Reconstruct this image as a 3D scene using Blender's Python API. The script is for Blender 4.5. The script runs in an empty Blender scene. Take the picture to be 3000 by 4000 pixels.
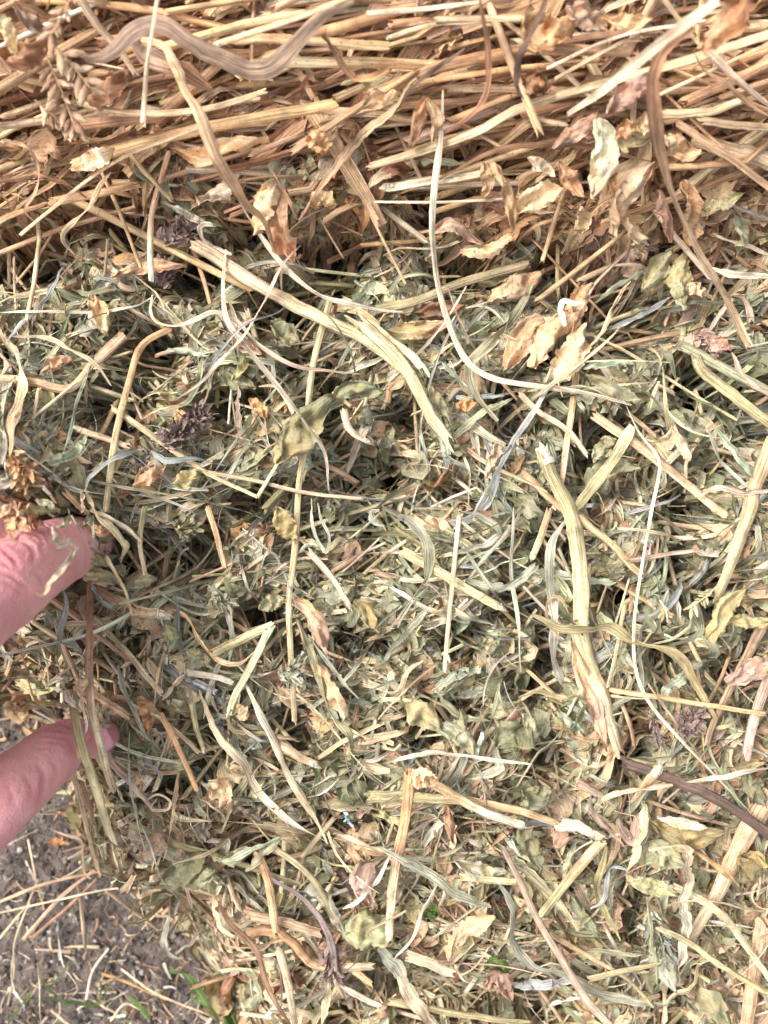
import bpy, math, random
import numpy as np
from mathutils import Vector, Matrix

# ------------------------------------------------------------------ camera, sky, sun
sc = bpy.context.scene
COL = sc.collection
D = 0.28                    # camera height above the middle of the hay (metres)
FW = 0.24                   # width seen at that distance
PXM = FW/3000.0
cam_d = bpy.data.cameras.new('camera'); cam = bpy.data.objects.new('camera', cam_d); COL.objects.link(cam)
cam.location = (0, 0, D); cam.rotation_euler = (0, 0, 0)
cam_d.sensor_fit = 'HORIZONTAL'; cam_d.sensor_width = 36; cam_d.lens = 36*D/FW
cam_d.clip_start = 0.005; cam_d.clip_end = 50
cam_d.dof.use_dof = True; cam_d.dof.focus_distance = D-0.003; cam_d.dof.aperture_fstop = 15
sc.camera = cam
W = bpy.data.worlds.new('World'); sc.world = W; W.use_nodes = True
SUN_EL, SUN_AZ = 52.0, 155.0      # azimuth: direction the light comes from, degrees counter-clockwise from +x
nt = W.node_tree; nt.nodes.clear()
sky = nt.nodes.new('ShaderNodeTexSky'); sky.sky_type = 'NISHITA'; sky.sun_disc = False
sky.sun_elevation = math.radians(SUN_EL); sky.sun_rotation = math.radians(90-SUN_AZ)
sky.air_density = 1.0; sky.dust_density = 5.0; sky.ozone_density = 0.6
bg = nt.nodes.new('ShaderNodeBackground'); bg.inputs[1].default_value = 0.15
wo = nt.nodes.new('ShaderNodeOutputWorld')
hs = nt.nodes.new('ShaderNodeHueSaturation'); hs.inputs['Saturation'].default_value = .35      # thin bright overcast
nt.links.new(sky.outputs[0], hs.inputs['Color']); nt.links.new(hs.outputs[0], bg.inputs[0]); nt.links.new(bg.outputs[0], wo.inputs[0])
sd = bpy.data.lights.new('sun', 'SUN'); sd.energy = 1.25; sd.angle = math.radians(17); sd.color = (1.0, 0.965, 0.93)
so = bpy.data.objects.new('sun', sd); COL.objects.link(so)
el, az = math.radians(SUN_EL), math.radians(SUN_AZ)
so.rotation_euler = Vector((math.cos(el)*math.cos(az), math.cos(el)*math.sin(az), math.sin(el))).to_track_quat('Z', 'Y').to_euler()
sc.view_settings.view_transform = 'Standard'; sc.view_settings.look = 'None'
sc.view_settings.gamma = 1; sc.view_settings.exposure = 1.06
sc.render.resolution_x = 768; sc.render.resolution_y = 1024

rng = np.random.default_rng(11); random.seed(11)

# ------------------------------------------------------------------ helpers
def lin(c):
    c = np.asarray(c, float)/255.0
    return np.where(c <= 0.04045, c/12.92, ((c+0.055)/1.055)**2.4)

class Noise2:
    def __init__(s, seed, n=64):
        s.g = np.random.default_rng(seed).random((n, n)); s.n = n
    def __call__(s, x, y):
        x = np.asarray(x, float); y = np.asarray(y, float)
        xi = np.floor(x).astype(int); yi = np.floor(y).astype(int)
        fx = x-xi; fy = y-yi; fx = fx*fx*(3-2*fx); fy = fy*fy*(3-2*fy)
        g, n = s.g, s.n
        a = g[xi % n, yi % n]; b = g[(xi+1) % n, yi % n]; c = g[xi % n, (yi+1) % n]; d = g[(xi+1) % n, (yi+1) % n]
        return (a*(1-fx)+b*fx)*(1-fy)+(c*(1-fx)+d*fx)*fy      # 0..1
nA, nB, nC, nD = Noise2(1), Noise2(2), Noise2(3), Noise2(4)

def P(u, v, z):                                              # a place on the heap seen at picture point (u, v), at height z
    k = PXM*(D-z)/D
    return np.stack([(u-1500)*k, (2000-v)*k, np.broadcast_to(z, np.shape(u))+0*np.asarray(u, float)], -1)
def UV(p):
    k = PXM*(D-p[..., 2])/D
    return p[..., 0]/k+1500, 2000-p[..., 1]/k

GROUND = -0.085
def gx(v):                                                   # the left rim of the heap, beyond it bare ground
    return np.interp(v, [2300, 2500, 2700, 2800, 2900, 3050, 3150, 3330, 3420, 3500, 3600, 3720, 3850, 4000, 4400],
                        [-2500, -900, 30, 110, 200, 265, 275, 300, 400, 610, 700, 790, 860, 900, 980])
def S0(u, v):                                                # smooth top of the heap
    z = np.interp(v, [-800, 0, 500, 820, 980, 1400, 2500, 3000, 3500, 4000, 4800],
                     [.060, .042, .022, .008, -.006, -.002, .0, -.006, -.022, -.036, -.05])
    edge = np.clip((u-gx(v))/230.0, 0, 1); edge = edge*edge*(3-2*edge)
    low = (GROUND+.012)
    z = z*edge+low*(1-edge)
    pocket = np.exp(-(((u-60)/330)**2+((v-2640)/200)**2))    # hollow behind the two fingers
    brow = .044/(1+np.exp(np.clip((v-1965)/14.0, -40, 40)))*np.exp(-((v-1850)/300)**2)*np.exp(-((u+150)/480)**2)   # hay hanging over the upper finger
    return z-.03*pocket+brow
HOLLOWS = np.array([(790,500),(620,680),(420,590),(720,570),(1100,320),(870,290),(1280,640),(1520,830),(1330,1010),(1480,1100),(1340,1290),(1600,880),(720,870),(480,880),
                    (250,900),(830,1150),(1180,1480),(200,1200),(60,560),(1000,330),(1450,1420),(300,480),(560,480),(1000,590),(1360,700),(330,760),(880,900),(1230,1200),(1560,1290),(560,1340)])*3000/1659
def hollow(u, v):
    u = np.asarray(u, float); v = np.asarray(v, float); h = np.zeros(np.broadcast(u, v).shape)
    for i, (a, b) in enumerate(HOLLOWS):
        ru = 84+46*((i*37) % 10)/10; h = np.maximum(h, np.exp(-(((u-a)/(ru*1.25))**2+((v-b)/ru)**2)**1.4))
    return h
def pits(u, v): return np.maximum(np.clip((nC(u/165+7, v/140)-.54)/.25, 0, 1)*.8, hollow(u, v))
def S(u, v):
    z = S0(u, v)+.007*(nA(u/260, v/260)-.5)+.004*(nB(u/110, v/110)-.5)
    pit = pits(u, v)
    mid = np.interp(v, [700, 950, 2600, 3200], [.45, 1.0, .9, .6])
    return z-.036*pit*mid

def mesh_obj(name, verts, faces, col, uvw, mat, smooth=True):
    me = bpy.data.meshes.new(name)
    verts = np.ascontiguousarray(verts, np.float32).reshape(-1, 3)
    faces = np.ascontiguousarray(faces, np.int32); nf, k = faces.shape
    me.vertices.add(len(verts)); me.vertices.foreach_set('co', verts.ravel())
    me.loops.add(nf*k); me.loops.foreach_set('vertex_index', faces.ravel())
    me.polygons.add(nf); me.polygons.foreach_set('loop_start', np.arange(0, nf*k, k, dtype=np.int32))
    if smooth: me.polygons.foreach_set('use_smooth', np.ones(nf, bool))
    if col is not None:
        a = me.attributes.new('tint', 'FLOAT_COLOR', 'POINT'); a.data.foreach_set('color', np.ascontiguousarray(col, np.float32).ravel())
    if uvw is not None:
        a = me.attributes.new('grain', 'FLOAT_VECTOR', 'POINT'); a.data.foreach_set('vector', np.ascontiguousarray(uvw, np.float32).ravel())
    me.update(); me.materials.append(mat)
    o = bpy.data.objects.new(name, me); COL.objects.link(o)
    return o
def tag(o, label=None, cat=None, group=None, kind=None):
    if label: o['label'] = label
    if cat: o['category'] = cat
    if group: o['group'] = group
    if kind: o['kind'] = kind
    return o

def sweep(C, Wd, roll, sec, closed, jit=None, rs=rng):
    """C (N,K,3) centre lines, Wd (N,K) half widths, roll (N,K), sec (M,2) -> verts (N,K,M,3), faces"""
    N, K, _ = C.shape; M = len(sec)
    T = np.gradient(C, axis=1); T /= np.linalg.norm(T, axis=2, keepdims=True)+1e-12
    up = np.zeros((N, 1, 3)); up[..., 2] = 1; up = up+.15*rs.normal(size=(N, 1, 3))
    sd_ = np.cross(T, up); sd_ /= np.linalg.norm(sd_, axis=2, keepdims=True)+1e-9
    no = np.cross(sd_, T)
    c, s = np.cos(roll)[..., None], np.sin(roll)[..., None]
    a = sd_*c+no*s; b = no*c-sd_*s
    V = C[:, :, None]+a[:, :, None]*(Wd[..., None]*sec[:, 0])[..., None]+b[:, :, None]*(Wd[..., None]*sec[:, 1])[..., None]
    if jit is not None: V = V+b[:, :, None]*jit[..., None]
    mm = M if closed else M-1
    kk, mmi = np.meshgrid(np.arange(K-1), np.arange(mm), indexing='ij'); m2 = (mmi+1) % M
    f = np.stack([kk*M+mmi, kk*M+m2, (kk+1)*M+m2, (kk+1)*M+mmi], -1).reshape(-1, 4)
    F = (f[None]+(np.arange(N)*K*M)[:, None, None]).reshape(-1, 4)
    return V, F, T
def grain(V, C, sec, Wd, rid):
    N, K, M, _ = V.shape
    L = np.concatenate([np.zeros((N, 1)), np.cumsum(np.linalg.norm(np.diff(C, axis=1), axis=2), 1)], 1)
    ac = sec[:, 2] if sec.shape[1] > 2 else sec[:, 0]
    u = (Wd.max(1)[:, None, None]*1000)*np.broadcast_to(ac, (N, K, M))
    return np.stack([u, np.broadcast_to((L*1000)[..., None], (N, K, M)), np.broadcast_to(rid[:, None, None], (N, K, M))], -1)

SEC_V = np.array([(-1, .32), (0, -.06), (1, .32)], float)
SEC_B = np.array([(-1, .22), (-.6, .0), (-.2, -.12), (0, .02), (.2, -.12), (.6, .0), (1, .22)], float)
def ring(n, flat=1.0):
    a = np.arange(n)*2*math.pi/n
    return np.stack([np.cos(a), np.sin(a)*flat, np.abs(a-math.pi)/math.pi*2-1], -1)
def SEC_L(m):
    x = np.linspace(-1, 1, m); return np.stack([x, .30*np.abs(x)**1.2], -1)

# ------------------------------------------------------------------ materials
def hay_material(name, vein, transl, spots, rough=.62, gain=1.0):
    m = bpy.data.materials.new(name); m.use_nodes = True; n = m.node_tree; n.nodes.clear(); L = n.links.new
    def N(t, **k):
        x = n.nodes.new(t)
        for a, b in k.items(): setattr(x, a, b)
        return x
    at = N('ShaderNodeAttribute', attribute_name='tint'); gr = N('ShaderNodeAttribute', attribute_name='grain')
    mp = N('ShaderNodeMapping'); mp.inputs['Scale'].default_value = (2.6, .07, 3.1); L(gr.outputs['Vector'], mp.inputs[0])
    st = N('ShaderNodeTexNoise'); st.inputs['Scale'].default_value = 1.0; st.inputs['Detail'].default_value = 3; L(mp.outputs[0], st.inputs[0])
    mp2 = N('ShaderNodeMapping'); mp2.inputs['Scale'].default_value = (.45, .22, 1.7); L(gr.outputs['Vector'], mp2.inputs[0])
    bl = N('ShaderNodeTexNoise'); bl.inputs['Scale'].default_value = 1.0; bl.inputs['Detail'].default_value = 4; L(mp2.outputs[0], bl.inputs[0])
    r1 = N('ShaderNodeMapRange'); r1.inputs[1].default_value = .38; r1.inputs[2].default_value = .62; r1.inputs[3].default_value = .62 if name == 'dried_stalk' else .55; r1.inputs[4].default_value = 1.18; L(st.outputs[0], r1.inputs[0])
    r2 = N('ShaderNodeMapRange'); r2.inputs[1].default_value = .3; r2.inputs[2].default_value = .7; r2.inputs[3].default_value = .68; r2.inputs[4].default_value = 1.2; L(bl.outputs[0], r2.inputs[0])
    mu = N('ShaderNodeMath', operation='MULTIPLY'); L(r1.outputs[0], mu.inputs[0]); L(r2.outputs[0], mu.inputs[1])
    height = st.outputs[0]; val = mu.outputs[0]
    if vein:                                                   # chevron side veins of a leaf
        sx = N('ShaderNodeSeparateXYZ'); L(gr.outputs['Vector'], sx.inputs[0])
        ab = N('ShaderNodeMath', operation='ABSOLUTE'); L(sx.outputs[0], ab.inputs[0])
        sb = N('ShaderNodeMath', operation='MULTIPLY_ADD'); L(ab.outputs[0], sb.inputs[0]); sb.inputs[1].default_value = -1.1; L(sx.outputs[1], sb.inputs[2])
        nz = N('ShaderNodeMath', operation='MULTIPLY_ADD'); L(bl.outputs[0], nz.inputs[0]); nz.inputs[1].default_value = 4.5; L(sb.outputs[0], nz.inputs[2])
        sn = N('ShaderNodeMath', operation='MULTIPLY'); L(nz.outputs[0], sn.inputs[0]); sn.inputs[1].default_value = 3.4
        si = N('ShaderNodeMath', operation='SINE'); L(sn.outputs[0], si.inputs[0])
        rv = N('ShaderNodeMapRange'); rv.inputs[1].default_value = .2; rv.inputs[2].default_value = 1; rv.inputs[3].default_value = 1.02; rv.inputs[4].default_value = .90; L(si.outputs[0], rv.inputs[0])
        rr = N('ShaderNodeMapRange'); rr.inputs[1].default_value = .25; rr.inputs[2].default_value = .75; rr.inputs[3].default_value = .82; rr.inputs[4].default_value = 1.12; L(st.outputs[0], rr.inputs[0])
        m3 = N('ShaderNodeMath', operation='MULTIPLY'); L(rv.outputs[0], m3.inputs[0]); L(r2.outputs[0], m3.inputs[1])
        m4 = N('ShaderNodeMath', operation='MULTIPLY'); L(m3.outputs[0], m4.inputs[0]); L(rr.outputs[0], m4.inputs[1])
        val = m4.outputs[0]
        ad = N('ShaderNodeMath', operation='MULTIPLY_ADD'); L(si.outputs[0], ad.inputs[0]); ad.inputs[1].default_value = -.05; L(bl.outputs[0], ad.inputs[2]); height = ad.outputs[0]
    vm = N('ShaderNodeVectorMath', operation='SCALE'); L(at.outputs['Color'], vm.inputs[0])
    g2 = N('ShaderNodeMath', operation='MULTIPLY'); L(val, g2.inputs[0]); g2.inputs[1].default_value = gain; L(g2.outputs[0], vm.inputs['Scale'])
    # brown weathering flecks
    mp3 = N('ShaderNodeMapping'); mp3.inputs['Scale'].default_value = (1.5, .9, 2.3); L(gr.outputs['Vector'], mp3.inputs[0])
    sp = N('ShaderNodeTexNoise'); sp.inputs['Scale'].default_value = 1.2; sp.inputs['Detail'].default_value = 5; L(mp3.outputs[0], sp.inputs[0])
    rs_ = N('ShaderNodeMapRange'); rs_.inputs[1].default_value = .61; rs_.inputs[2].default_value = .68; rs_.inputs[3].default_value = 0; rs_.inputs[4].default_value = spots; L(sp.outputs[0], rs_.inputs[0])
    mx = N('ShaderNodeMix', data_type='RGBA', blend_type='MULTIPLY'); L(rs_.outputs[0], mx.inputs[0]); L(vm.outputs[0], mx.inputs[6]); mx.inputs[7].default_value = (.42, .27, .16, 1)
    bu = N('ShaderNodeBump'); bu.inputs['Strength'].default_value = .8; bu.inputs['Distance'].default_value = .0008; L(height, bu.inputs['Height'])
    pr = N('ShaderNodeBsdfPrincipled'); pr.inputs['Roughness'].default_value = rough; pr.inputs['Specular IOR Level'].default_value = .35
    L(mx.outputs[2], pr.inputs['Base Color']); L(bu.outputs[0], pr.inputs['Normal'])
    tr = N('ShaderNodeBsdfTranslucent'); L(mx.outputs[2], tr.inputs[0])
    ms = N('ShaderNodeMixShader'); ms.inputs[0].default_value = transl; L(pr.outputs[0], ms.inputs[1]); L(tr.outputs[0], ms.inputs[2])
    ou = N('ShaderNodeOutputMaterial'); L(ms.outputs[0], ou.inputs[0])
    return m
M_BLADE = hay_material('dried_grass', False, .12, .5, .62, 1.1)
M_STEM = hay_material('dried_stalk', False, .04, .75, .55, 1.0)
M_LEAF = hay_material('dried_leaf', True, .12, .9, .7, .98)
M_GREEN = hay_material('living_grass', False, .3, .0, .45)

def simple(name, color, rough=.7, scale=60, lo=.6, hi=1.3, bump=.0, bscale=400):
    m = bpy.data.materials.new(name); m.use_nodes = True; n = m.node_tree; b = n.nodes['Principled BSDF']
    tc = n.nodes.new('ShaderNodeTexCoord'); no = n.nodes.new('ShaderNodeTexNoise'); no.inputs['Scale'].default_value = scale; no.inputs['Detail'].default_value = 6
    n.links.new(tc.outputs['Object'], no.inputs[0])
    r = n.nodes.new('ShaderNodeMapRange'); r.inputs[1].default_value = .3; r.inputs[2].default_value = .7; r.inputs[3].default_value = lo; r.inputs[4].default_value = hi
    n.links.new(no.outputs[0], r.inputs[0])
    v = n.nodes.new('ShaderNodeVectorMath'); v.operation = 'SCALE'; v.inputs[0].default_value = tuple(lin(color)); n.links.new(r.outputs[0], v.inputs['Scale'])
    n.links.new(v.outputs[0], b.inputs['Base Color']); b.inputs['Roughness'].default_value = rough
    if bump:
        n2 = n.nodes.new('ShaderNodeTexNoise'); n2.inputs['Scale'].default_value = bscale; n2.inputs['Detail'].default_value = 8; n.links.new(tc.outputs['Object'], n2.inputs[0])
        bu = n.nodes.new('ShaderNodeBump'); bu.inputs['Strength'].default_value = 1; bu.inputs['Distance'].default_value = bump
        n.links.new(n2.outputs[0], bu.inputs['Height']); n.links.new(bu.outputs[0], b.inputs['Normal'])
    return m

# ------------------------------------------------------------------ ground
def grid(nu, nv, u0, u1, v0, v1):
    u, v = np.meshgrid(np.linspace(u0, u1, nu), np.linspace(v0, v1, nv), indexing='ij')
    i, j = np.meshgrid(np.arange(nu-1), np.arange(nv-1), indexing='ij')
    f = np.stack([i*nv+j, (i+1)*nv+j, (i+1)*nv+j+1, i*nv+j+1], -1).reshape(-1, 4)
    return u, v, f
M_SOIL = simple('grey_brown_soil', (114, 103, 96), .95, 130, .45, 1.5, .0022, 900)
def soil_z(x, y):
    return GROUND+.0028*(nA(x*120, y*120)-.5)+.002*(nB(x*420, y*420)-.5)+.0012*(nC(x*1100, y*1100)-.5)
xx, yy, f = grid(420, 420, -.32, .12, -.40, .04)
mesh_obj('soil', np.stack([xx, yy, soil_z(xx, yy)], -1), f[:, ::-1], None, None, M_SOIL)
tag(bpy.data.objects['soil'], kind='structure')
x2, y2, f = grid(40, 40, -2.5, 2.5, -2.5, 2.5)
o = mesh_obj('ground', np.stack([x2, y2, 0*x2+GROUND-.006], -1), f[:, ::-1], None, None, M_SOIL); tag(o, kind='structure')

def pebbles(n, rmin, rmax, cols, seed):
    r = np.random.default_rng(seed)
    t = (1+5**.5)/2
    ico = np.array([(-1, t, 0), (1, t, 0), (-1, -t, 0), (1, -t, 0), (0, -1, t), (0, 1, t), (0, -1, -t), (0, 1, -t), (t, 0, -1), (t, 0, 1), (-t, 0, -1), (-t, 0, 1)], float)
    ico /= np.linalg.norm(ico[0])
    fc = np.array([(0, 11, 5), (0, 5, 1), (0, 1, 7), (0, 7, 10), (0, 10, 11), (1, 5, 9), (5, 11, 4), (11, 10, 2), (10, 7, 6), (7, 1, 8), (3, 9, 4), (3, 4, 2), (3, 2, 6), (3, 6, 8), (3, 8, 9), (4, 9, 5), (2, 4, 11), (6, 2, 10), (8, 6, 7), (9, 8, 1)])
    x = r.uniform(-.24, .02, n); y = r.uniform(-.30, -.02, n); s = rmin*(rmax/rmin)**(r.random(n)**2.5)
    v = ico[None]*s[:, None, None]*r.uniform(.65, 1.25, (n, 12, 1)); v[..., 2] *= .6
    v += np.stack([x, y, soil_z(x, y)+s*.15], -1)[:, None]
    c = lin(np.array(cols))[r.integers(0, len(cols), n)]*r.uniform(.6, 1.2, (n, 1))
    c = np.concatenate([np.repeat(c[:, None], 12, 1), np.ones((n, 12, 1))], -1)
    g = np.stack([v[..., 0]*1000, v[..., 1]*1000, v[..., 2]*1000], -1)
    return mesh_obj('gravel', v, (fc[None]+(np.arange(n)*12)[:, None, None]).reshape(-1, 3), c, g, M_STEM)
tag(pebbles(26000, .00025, .0017, [(106, 100, 96), (130, 124, 118), (82, 75, 70), (150, 142, 132), (190, 182, 172), (112, 96, 82), (96, 90, 86)], 5), kind='stuff')

# ------------------------------------------------------------------ the packed heap under the loose pieces
M_CORE = simple('packed_hay_gap_shade', (96, 80, 58), .95, 260, .35, 1.5, .003, 500)  # darker than the hay itself: shade of the deep gaps painted into the colour
uu, vv, f = grid(170, 220, -1500, 4500, -1500, 5500)
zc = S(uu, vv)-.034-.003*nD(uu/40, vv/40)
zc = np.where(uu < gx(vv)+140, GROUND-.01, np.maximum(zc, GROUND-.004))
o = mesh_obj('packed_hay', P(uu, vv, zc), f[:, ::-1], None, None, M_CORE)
tag(o, kind='stuff')

# ------------------------------------------------------------------ palette
PAL = dict(cream=(233, 215, 188), straw=(225, 199, 160), gold=(218, 182, 134), tan=(210, 175, 138), brown=(170, 130, 98), dbrown=(120, 98, 84),
           mauve=(184, 157, 138), pink=(204, 172, 150), yellow=(223, 207, 158), olive=(176, 164, 118), sage=(168, 168, 132), grey=(176, 175, 153),
           blue=(166, 172, 168), aqua=(170, 179, 150), dgreen=(142, 144, 110), white=(232, 222, 200), orange=(208, 160, 112), purple=(152, 132, 128), green=(96, 128, 62))
WORD = dict(cream='cream', straw='pale straw-coloured', gold='golden', tan='tan', brown='brown', dbrown='dark brown', mauve='mauve-tan', pink='pinkish tan',
            yellow='pale yellow', olive='olive', sage='grey-green', grey='grey', blue='blue-grey', aqua='pale aqua-green', dgreen='dull dark green', white='white', orange='orange-brown')
PAL = {k: tuple(np.clip((np.array(c)*.86+np.mean(c)*.14)*(1.02, 1.0, .98)+5, 0, 250)) for k, c in PAL.items()}
KEYS = list(PAL); KIX = {k: i for i, k in enumerate(KEYS)}; PARR = lin(np.array([PAL[k] for k in KEYS]))
def bandline(u): return np.interp(u, [-500, 0, 500, 900, 1500, 2200, 2600, 3500], [1000, 950, 850, 820, 830, 930, 900, 880])
def pick_colours(u, v, kind, r):
    n = len(u); top = 1/(1+np.exp((v-bandline(u)-30-380*(nB(u/170, v/170)-.5))/80.0))
    low = np.clip((v-2500)/900, 0, 1)
    side = np.clip((450-u)/450, 0, 1)*np.clip((v-2350)/300, 0, 1)
    rightleaf = np.exp(-(((u-2500)/500)**2+((v-900)/260)**2))
    if kind == 'leaf':
        kt = ['tan', 'brown', 'straw', 'mauve', 'orange', 'cream', 'gold']; wt = [.3, .17, .22, .12, .05, .09, .05]
        km = ['sage', 'dgreen', 'olive', 'grey', 'tan', 'brown', 'straw', 'orange', 'aqua']; wm = [.29, .25, .11, .09, .08, .04, .07, .02, .05]
        kl = ['sage', 'dgreen', 'olive', 'tan', 'straw', 'brown', 'mauve', 'grey']; wl = [.19, .11, .13, .2, .16, .08, .06, .07]
    elif kind == 'blade':
        kt = ['straw', 'tan', 'mauve', 'cream', 'gold', 'brown']; wt = [.22, .33, .13, .08, .12, .12]
        km = ['sage', 'grey', 'blue', 'aqua', 'cream', 'straw', 'yellow', 'dgreen', 'tan']; wm = [.21, .15, .09, .09, .15, .15, .10, .03, .03]
        kl = ['sage', 'grey', 'straw', 'tan', 'cream', 'olive', 'mauve']; wl = [.22, .18, .2, .16, .1, .09, .05]
    else:
        kt = ['straw', 'gold', 'tan', 'brown', 'cream']; wt = [.24, .26, .30, .12, .08]
        km = ['yellow', 'straw', 'olive', 'gold', 'cream', 'tan']; wm = [.26, .28, .14, .1, .1, .12]
        kl = ['straw', 'tan', 'olive', 'gold', 'yellow', 'cream']; wl = [.3, .24, .14, .14, .1, .08]
    def ch(k, w): w = np.array(w)/sum(w); return np.array([KIX[x] for x in k])[r.choice(len(k), n, p=w)]
    a, b, c = ch(kt, wt), ch(km, wm), ch(kl, wl)
    x = r.random(n)
    out = np.where(x < low, c, b)
    x2_ = r.random(n); out = np.where(x2_ < np.clip(top+side+.7*rightleaf, 0, 1), a, out)
    return out
def heading(u, v, r, kind):
    n = len(u); top = 1/(1+np.exp((v-bandline(u)+60)/60.0))
    base = np.radians(np.interp(u, [0, 700, 1500, 3000], [14, 12, 8, 7]))
    sig = {'stem': .16, 'blade': .34, 'leaf': .8}[kind]
    a_top = base+r.normal(size=n)*sig
    rnd = r.uniform(-math.pi/2, math.pi/2, n)
    pref = np.radians(np.where((u > 2300) & (v > 2000), 62, np.where((u < 260) & (v < 2000), 85, np.where((v > 2500) & (u < 1100), -52, -55+110*nD(u/600, v/600)))))
    a_mid = np.where(r.random(n) < .45, pref+r.normal(size=n)*.45, rnd)
    return np.where(r.random(n) < top, a_top, a_mid)

def scatter(n, r, margin=450, vr=None):
    u = r.uniform(-margin, 3000+margin, n*2); v = r.uniform(-margin-100, 4000+margin, n*2)
    k = (u > gx(v)+20*r.normal(size=2*n)+25) & (r.random(2*n) > .93*pits(u, v))
    return u[k][:n], v[k][:n]

LIVELY = 1.0
def pieces(kind, u, v, r, lmin, lmax, wmin, wmax, dmin, dmax, K, sec, closed):
    n = len(u)
    top = (v < bandline(u)).astype(float)
    L = lmin*(lmax/lmin)**r.random(n)*.001; w = wmin*(wmax/wmin)**r.random(n)*.0005
    if kind == 'stem': L = L*(1+.9*top)
    depth = (dmin+(dmax-dmin)*r.random(n)**1.1)*.001
    th = heading(u, v, r, kind)
    curl = {'stem': .09, 'blade': .42, 'leaf': .9}[kind]*(LIVELY if kind == 'blade' else 1)
    s = np.linspace(-.5, .5, K)
    kap = r.normal(size=n)*curl*(1-.55*top); wig = r.normal(size=(n, 1))*curl*.5; ph = r.uniform(0, 6.28, (n, 1))
    if kind == 'blade':
        tight = r.random(n) < .07*(1-top); kap = np.where(tight, r.normal(size=n)*4.5, kap)
    ang = th[:, None]+kap[:, None]*s*1.6+wig*np.sin(s*7+ph)
    if kind != 'leaf':                                        # some are kinked at a joint
        kink = (r.random(n) < .22)*r.normal(size=n)*.8; ang = ang+kink[:, None]*(s > r.uniform(-.3, .3, n)[:, None])
    ds = (L/(K-1))[:, None]
    dx = np.cumsum(np.cos(ang)*ds, 1); dy = np.cumsum(np.sin(ang)*ds, 1)
    dx -= dx[:, K//2:K//2+1]; dy -= dy[:, K//2:K//2+1]
    z0 = S(u, v); c0 = P(u, v, z0)
    x = c0[:, 0:1]+dx; y = c0[:, 1:2]+dy
    k = PXM*(D-z0)/D
    us = x/k[:, None]+1500; vs = 2000-y/k[:, None]
    zs = S(us, vs) if kind != 'stem' else S0(us, vs)-.002
    stiff = {'stem': .25, 'blade': .8, 'leaf': .7}[kind]
    z = zs*stiff+z0[:, None]*(1-stiff)-depth[:, None]
    slope = r.normal(size=n)*{'stem': .10, 'blade': .28, 'leaf': .45}[kind]*(1-.5*top)
    z = z+slope[:, None]*s*L[:, None]+r.normal(size=(n, 1))*np.sin(s*6+ph)*np.minimum(L, .03)[:, None]*.07
    z = np.maximum(z, GROUND+.0015)
    C = np.stack([x, y, z], -1)
    t = s+.5
    if kind == 'blade':
        tip = np.where(r.random((n, 1)) < .5, .12, .5); e = np.clip(t/.18, 0, 1)**.7*(1-tip*.0)
        prof = (tip+(1-tip)*np.clip(t/.35, 0, 1))*(tip+(1-tip)*np.clip((1-t)/.35, 0, 1))
        prof = prof*(1+.12*r.normal(size=(n, K)))
    elif kind == 'stem':
        prof = np.ones((n, 1))*(1-.2*t)
    else:
        pk = r.uniform(.55, 1.1, (n, 1)); prof = (np.sin(math.pi*np.clip(t, .02, .97)))**pk*(1+.17*r.normal(size=(n, K)))
    Wd = w[:, None]*prof
    roll = r.normal(size=(n, 1))*{'stem': 3, 'blade': .55, 'leaf': .6}[kind]+r.normal(size=(n, 1))*{'stem': 0, 'blade': 1.1*LIVELY, 'leaf': .6}[kind]*s
    M = len(sec); jit = None
    if kind == 'leaf': jit = w[:, None, None]*r.normal(size=(n, K, M))*.16
    V, F, T = sweep(C, Wd, roll, sec, closed, jit, r)
    if kind == 'leaf':                                        # ragged margin
        V[:, :, 0] += T*w[:, None, None]*r.normal(size=(n, K, 1))*.22; V[:, :, -1] += T*w[:, None, None]*r.normal(size=(n, K, 1))*.22
    if kind == 'stem':
        for e in (0, -1): V[:, e] += T[:, e][:, None]*(w[:, None, None]*r.normal(size=(n, M, 1))*.8)
    ci = pick_colours(u, v, kind, r)
    c = PARR[ci]*np.exp(r.normal(size=(n, 1))*.17)*(1+.025*r.normal(size=(n, 3)))
    wx = 1/(1+np.exp((v-bandline(u)-40)/50.0))[:, None]; c = c*(1-wx*(1-np.array([.99, .89, .81])))
    c = c[:, None]*np.ones((n, K, 1))
    if kind != 'leaf':                                        # colour drifts along the piece
        cj = PARR[pick_colours(u, v, kind, r)]; mixw = np.clip(t*1.4-.4, 0, 1)[None, :, None]*(r.random(n) < .35)[:, None, None]
        c = c*(1-mixw)+cj[:, None]*mixw
    col = np.concatenate([np.repeat(c[:, :, None], M, 2), np.ones((n, K, M, 1))], -1)
    g = grain(V, C, sec, Wd, r.random(n)*500)
    return V, F, np.clip(col, 0, .85), g, ci, L, kap

def stuff(name, kind, n, seed, mat, *a, sec, closed=False, K=8, margin=450, where=None):
    r = np.random.default_rng(seed); u, v = scatter(n, r, margin)
    if where is not None: kk = where(u, v, r); u, v = u[kk], v[kk]
    V, F, c, g, *_ = pieces(kind, u, v, r, *a, K, sec, closed)
    return tag(mesh_obj(name, V, F, c, g, mat), kind='stuff')
stuff('leaf_fragments', 'leaf', 13500, 21, M_LEAF, 6, 18, 2.6, 7.4, -1, 24, sec=SEC_L(5), K=7)
stuff('hay_chaff', 'leaf', 3500, 22, M_LEAF, 2.5, 8, .7, 2.0, -1.5, 8, sec=SEC_L(3), K=5)
stuff('packed_grass_blades', 'blade', 10500, 23, M_BLADE, 10, 40, .9, 3.6, -1, 24, sec=SEC_V, K=10)
stuff('fine_grass_fibres', 'blade', 4500, 24, M_BLADE, 7, 38, .22, .7, -3, 8, sec=SEC_V, K=10)
LIVELY = 2.1
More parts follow.
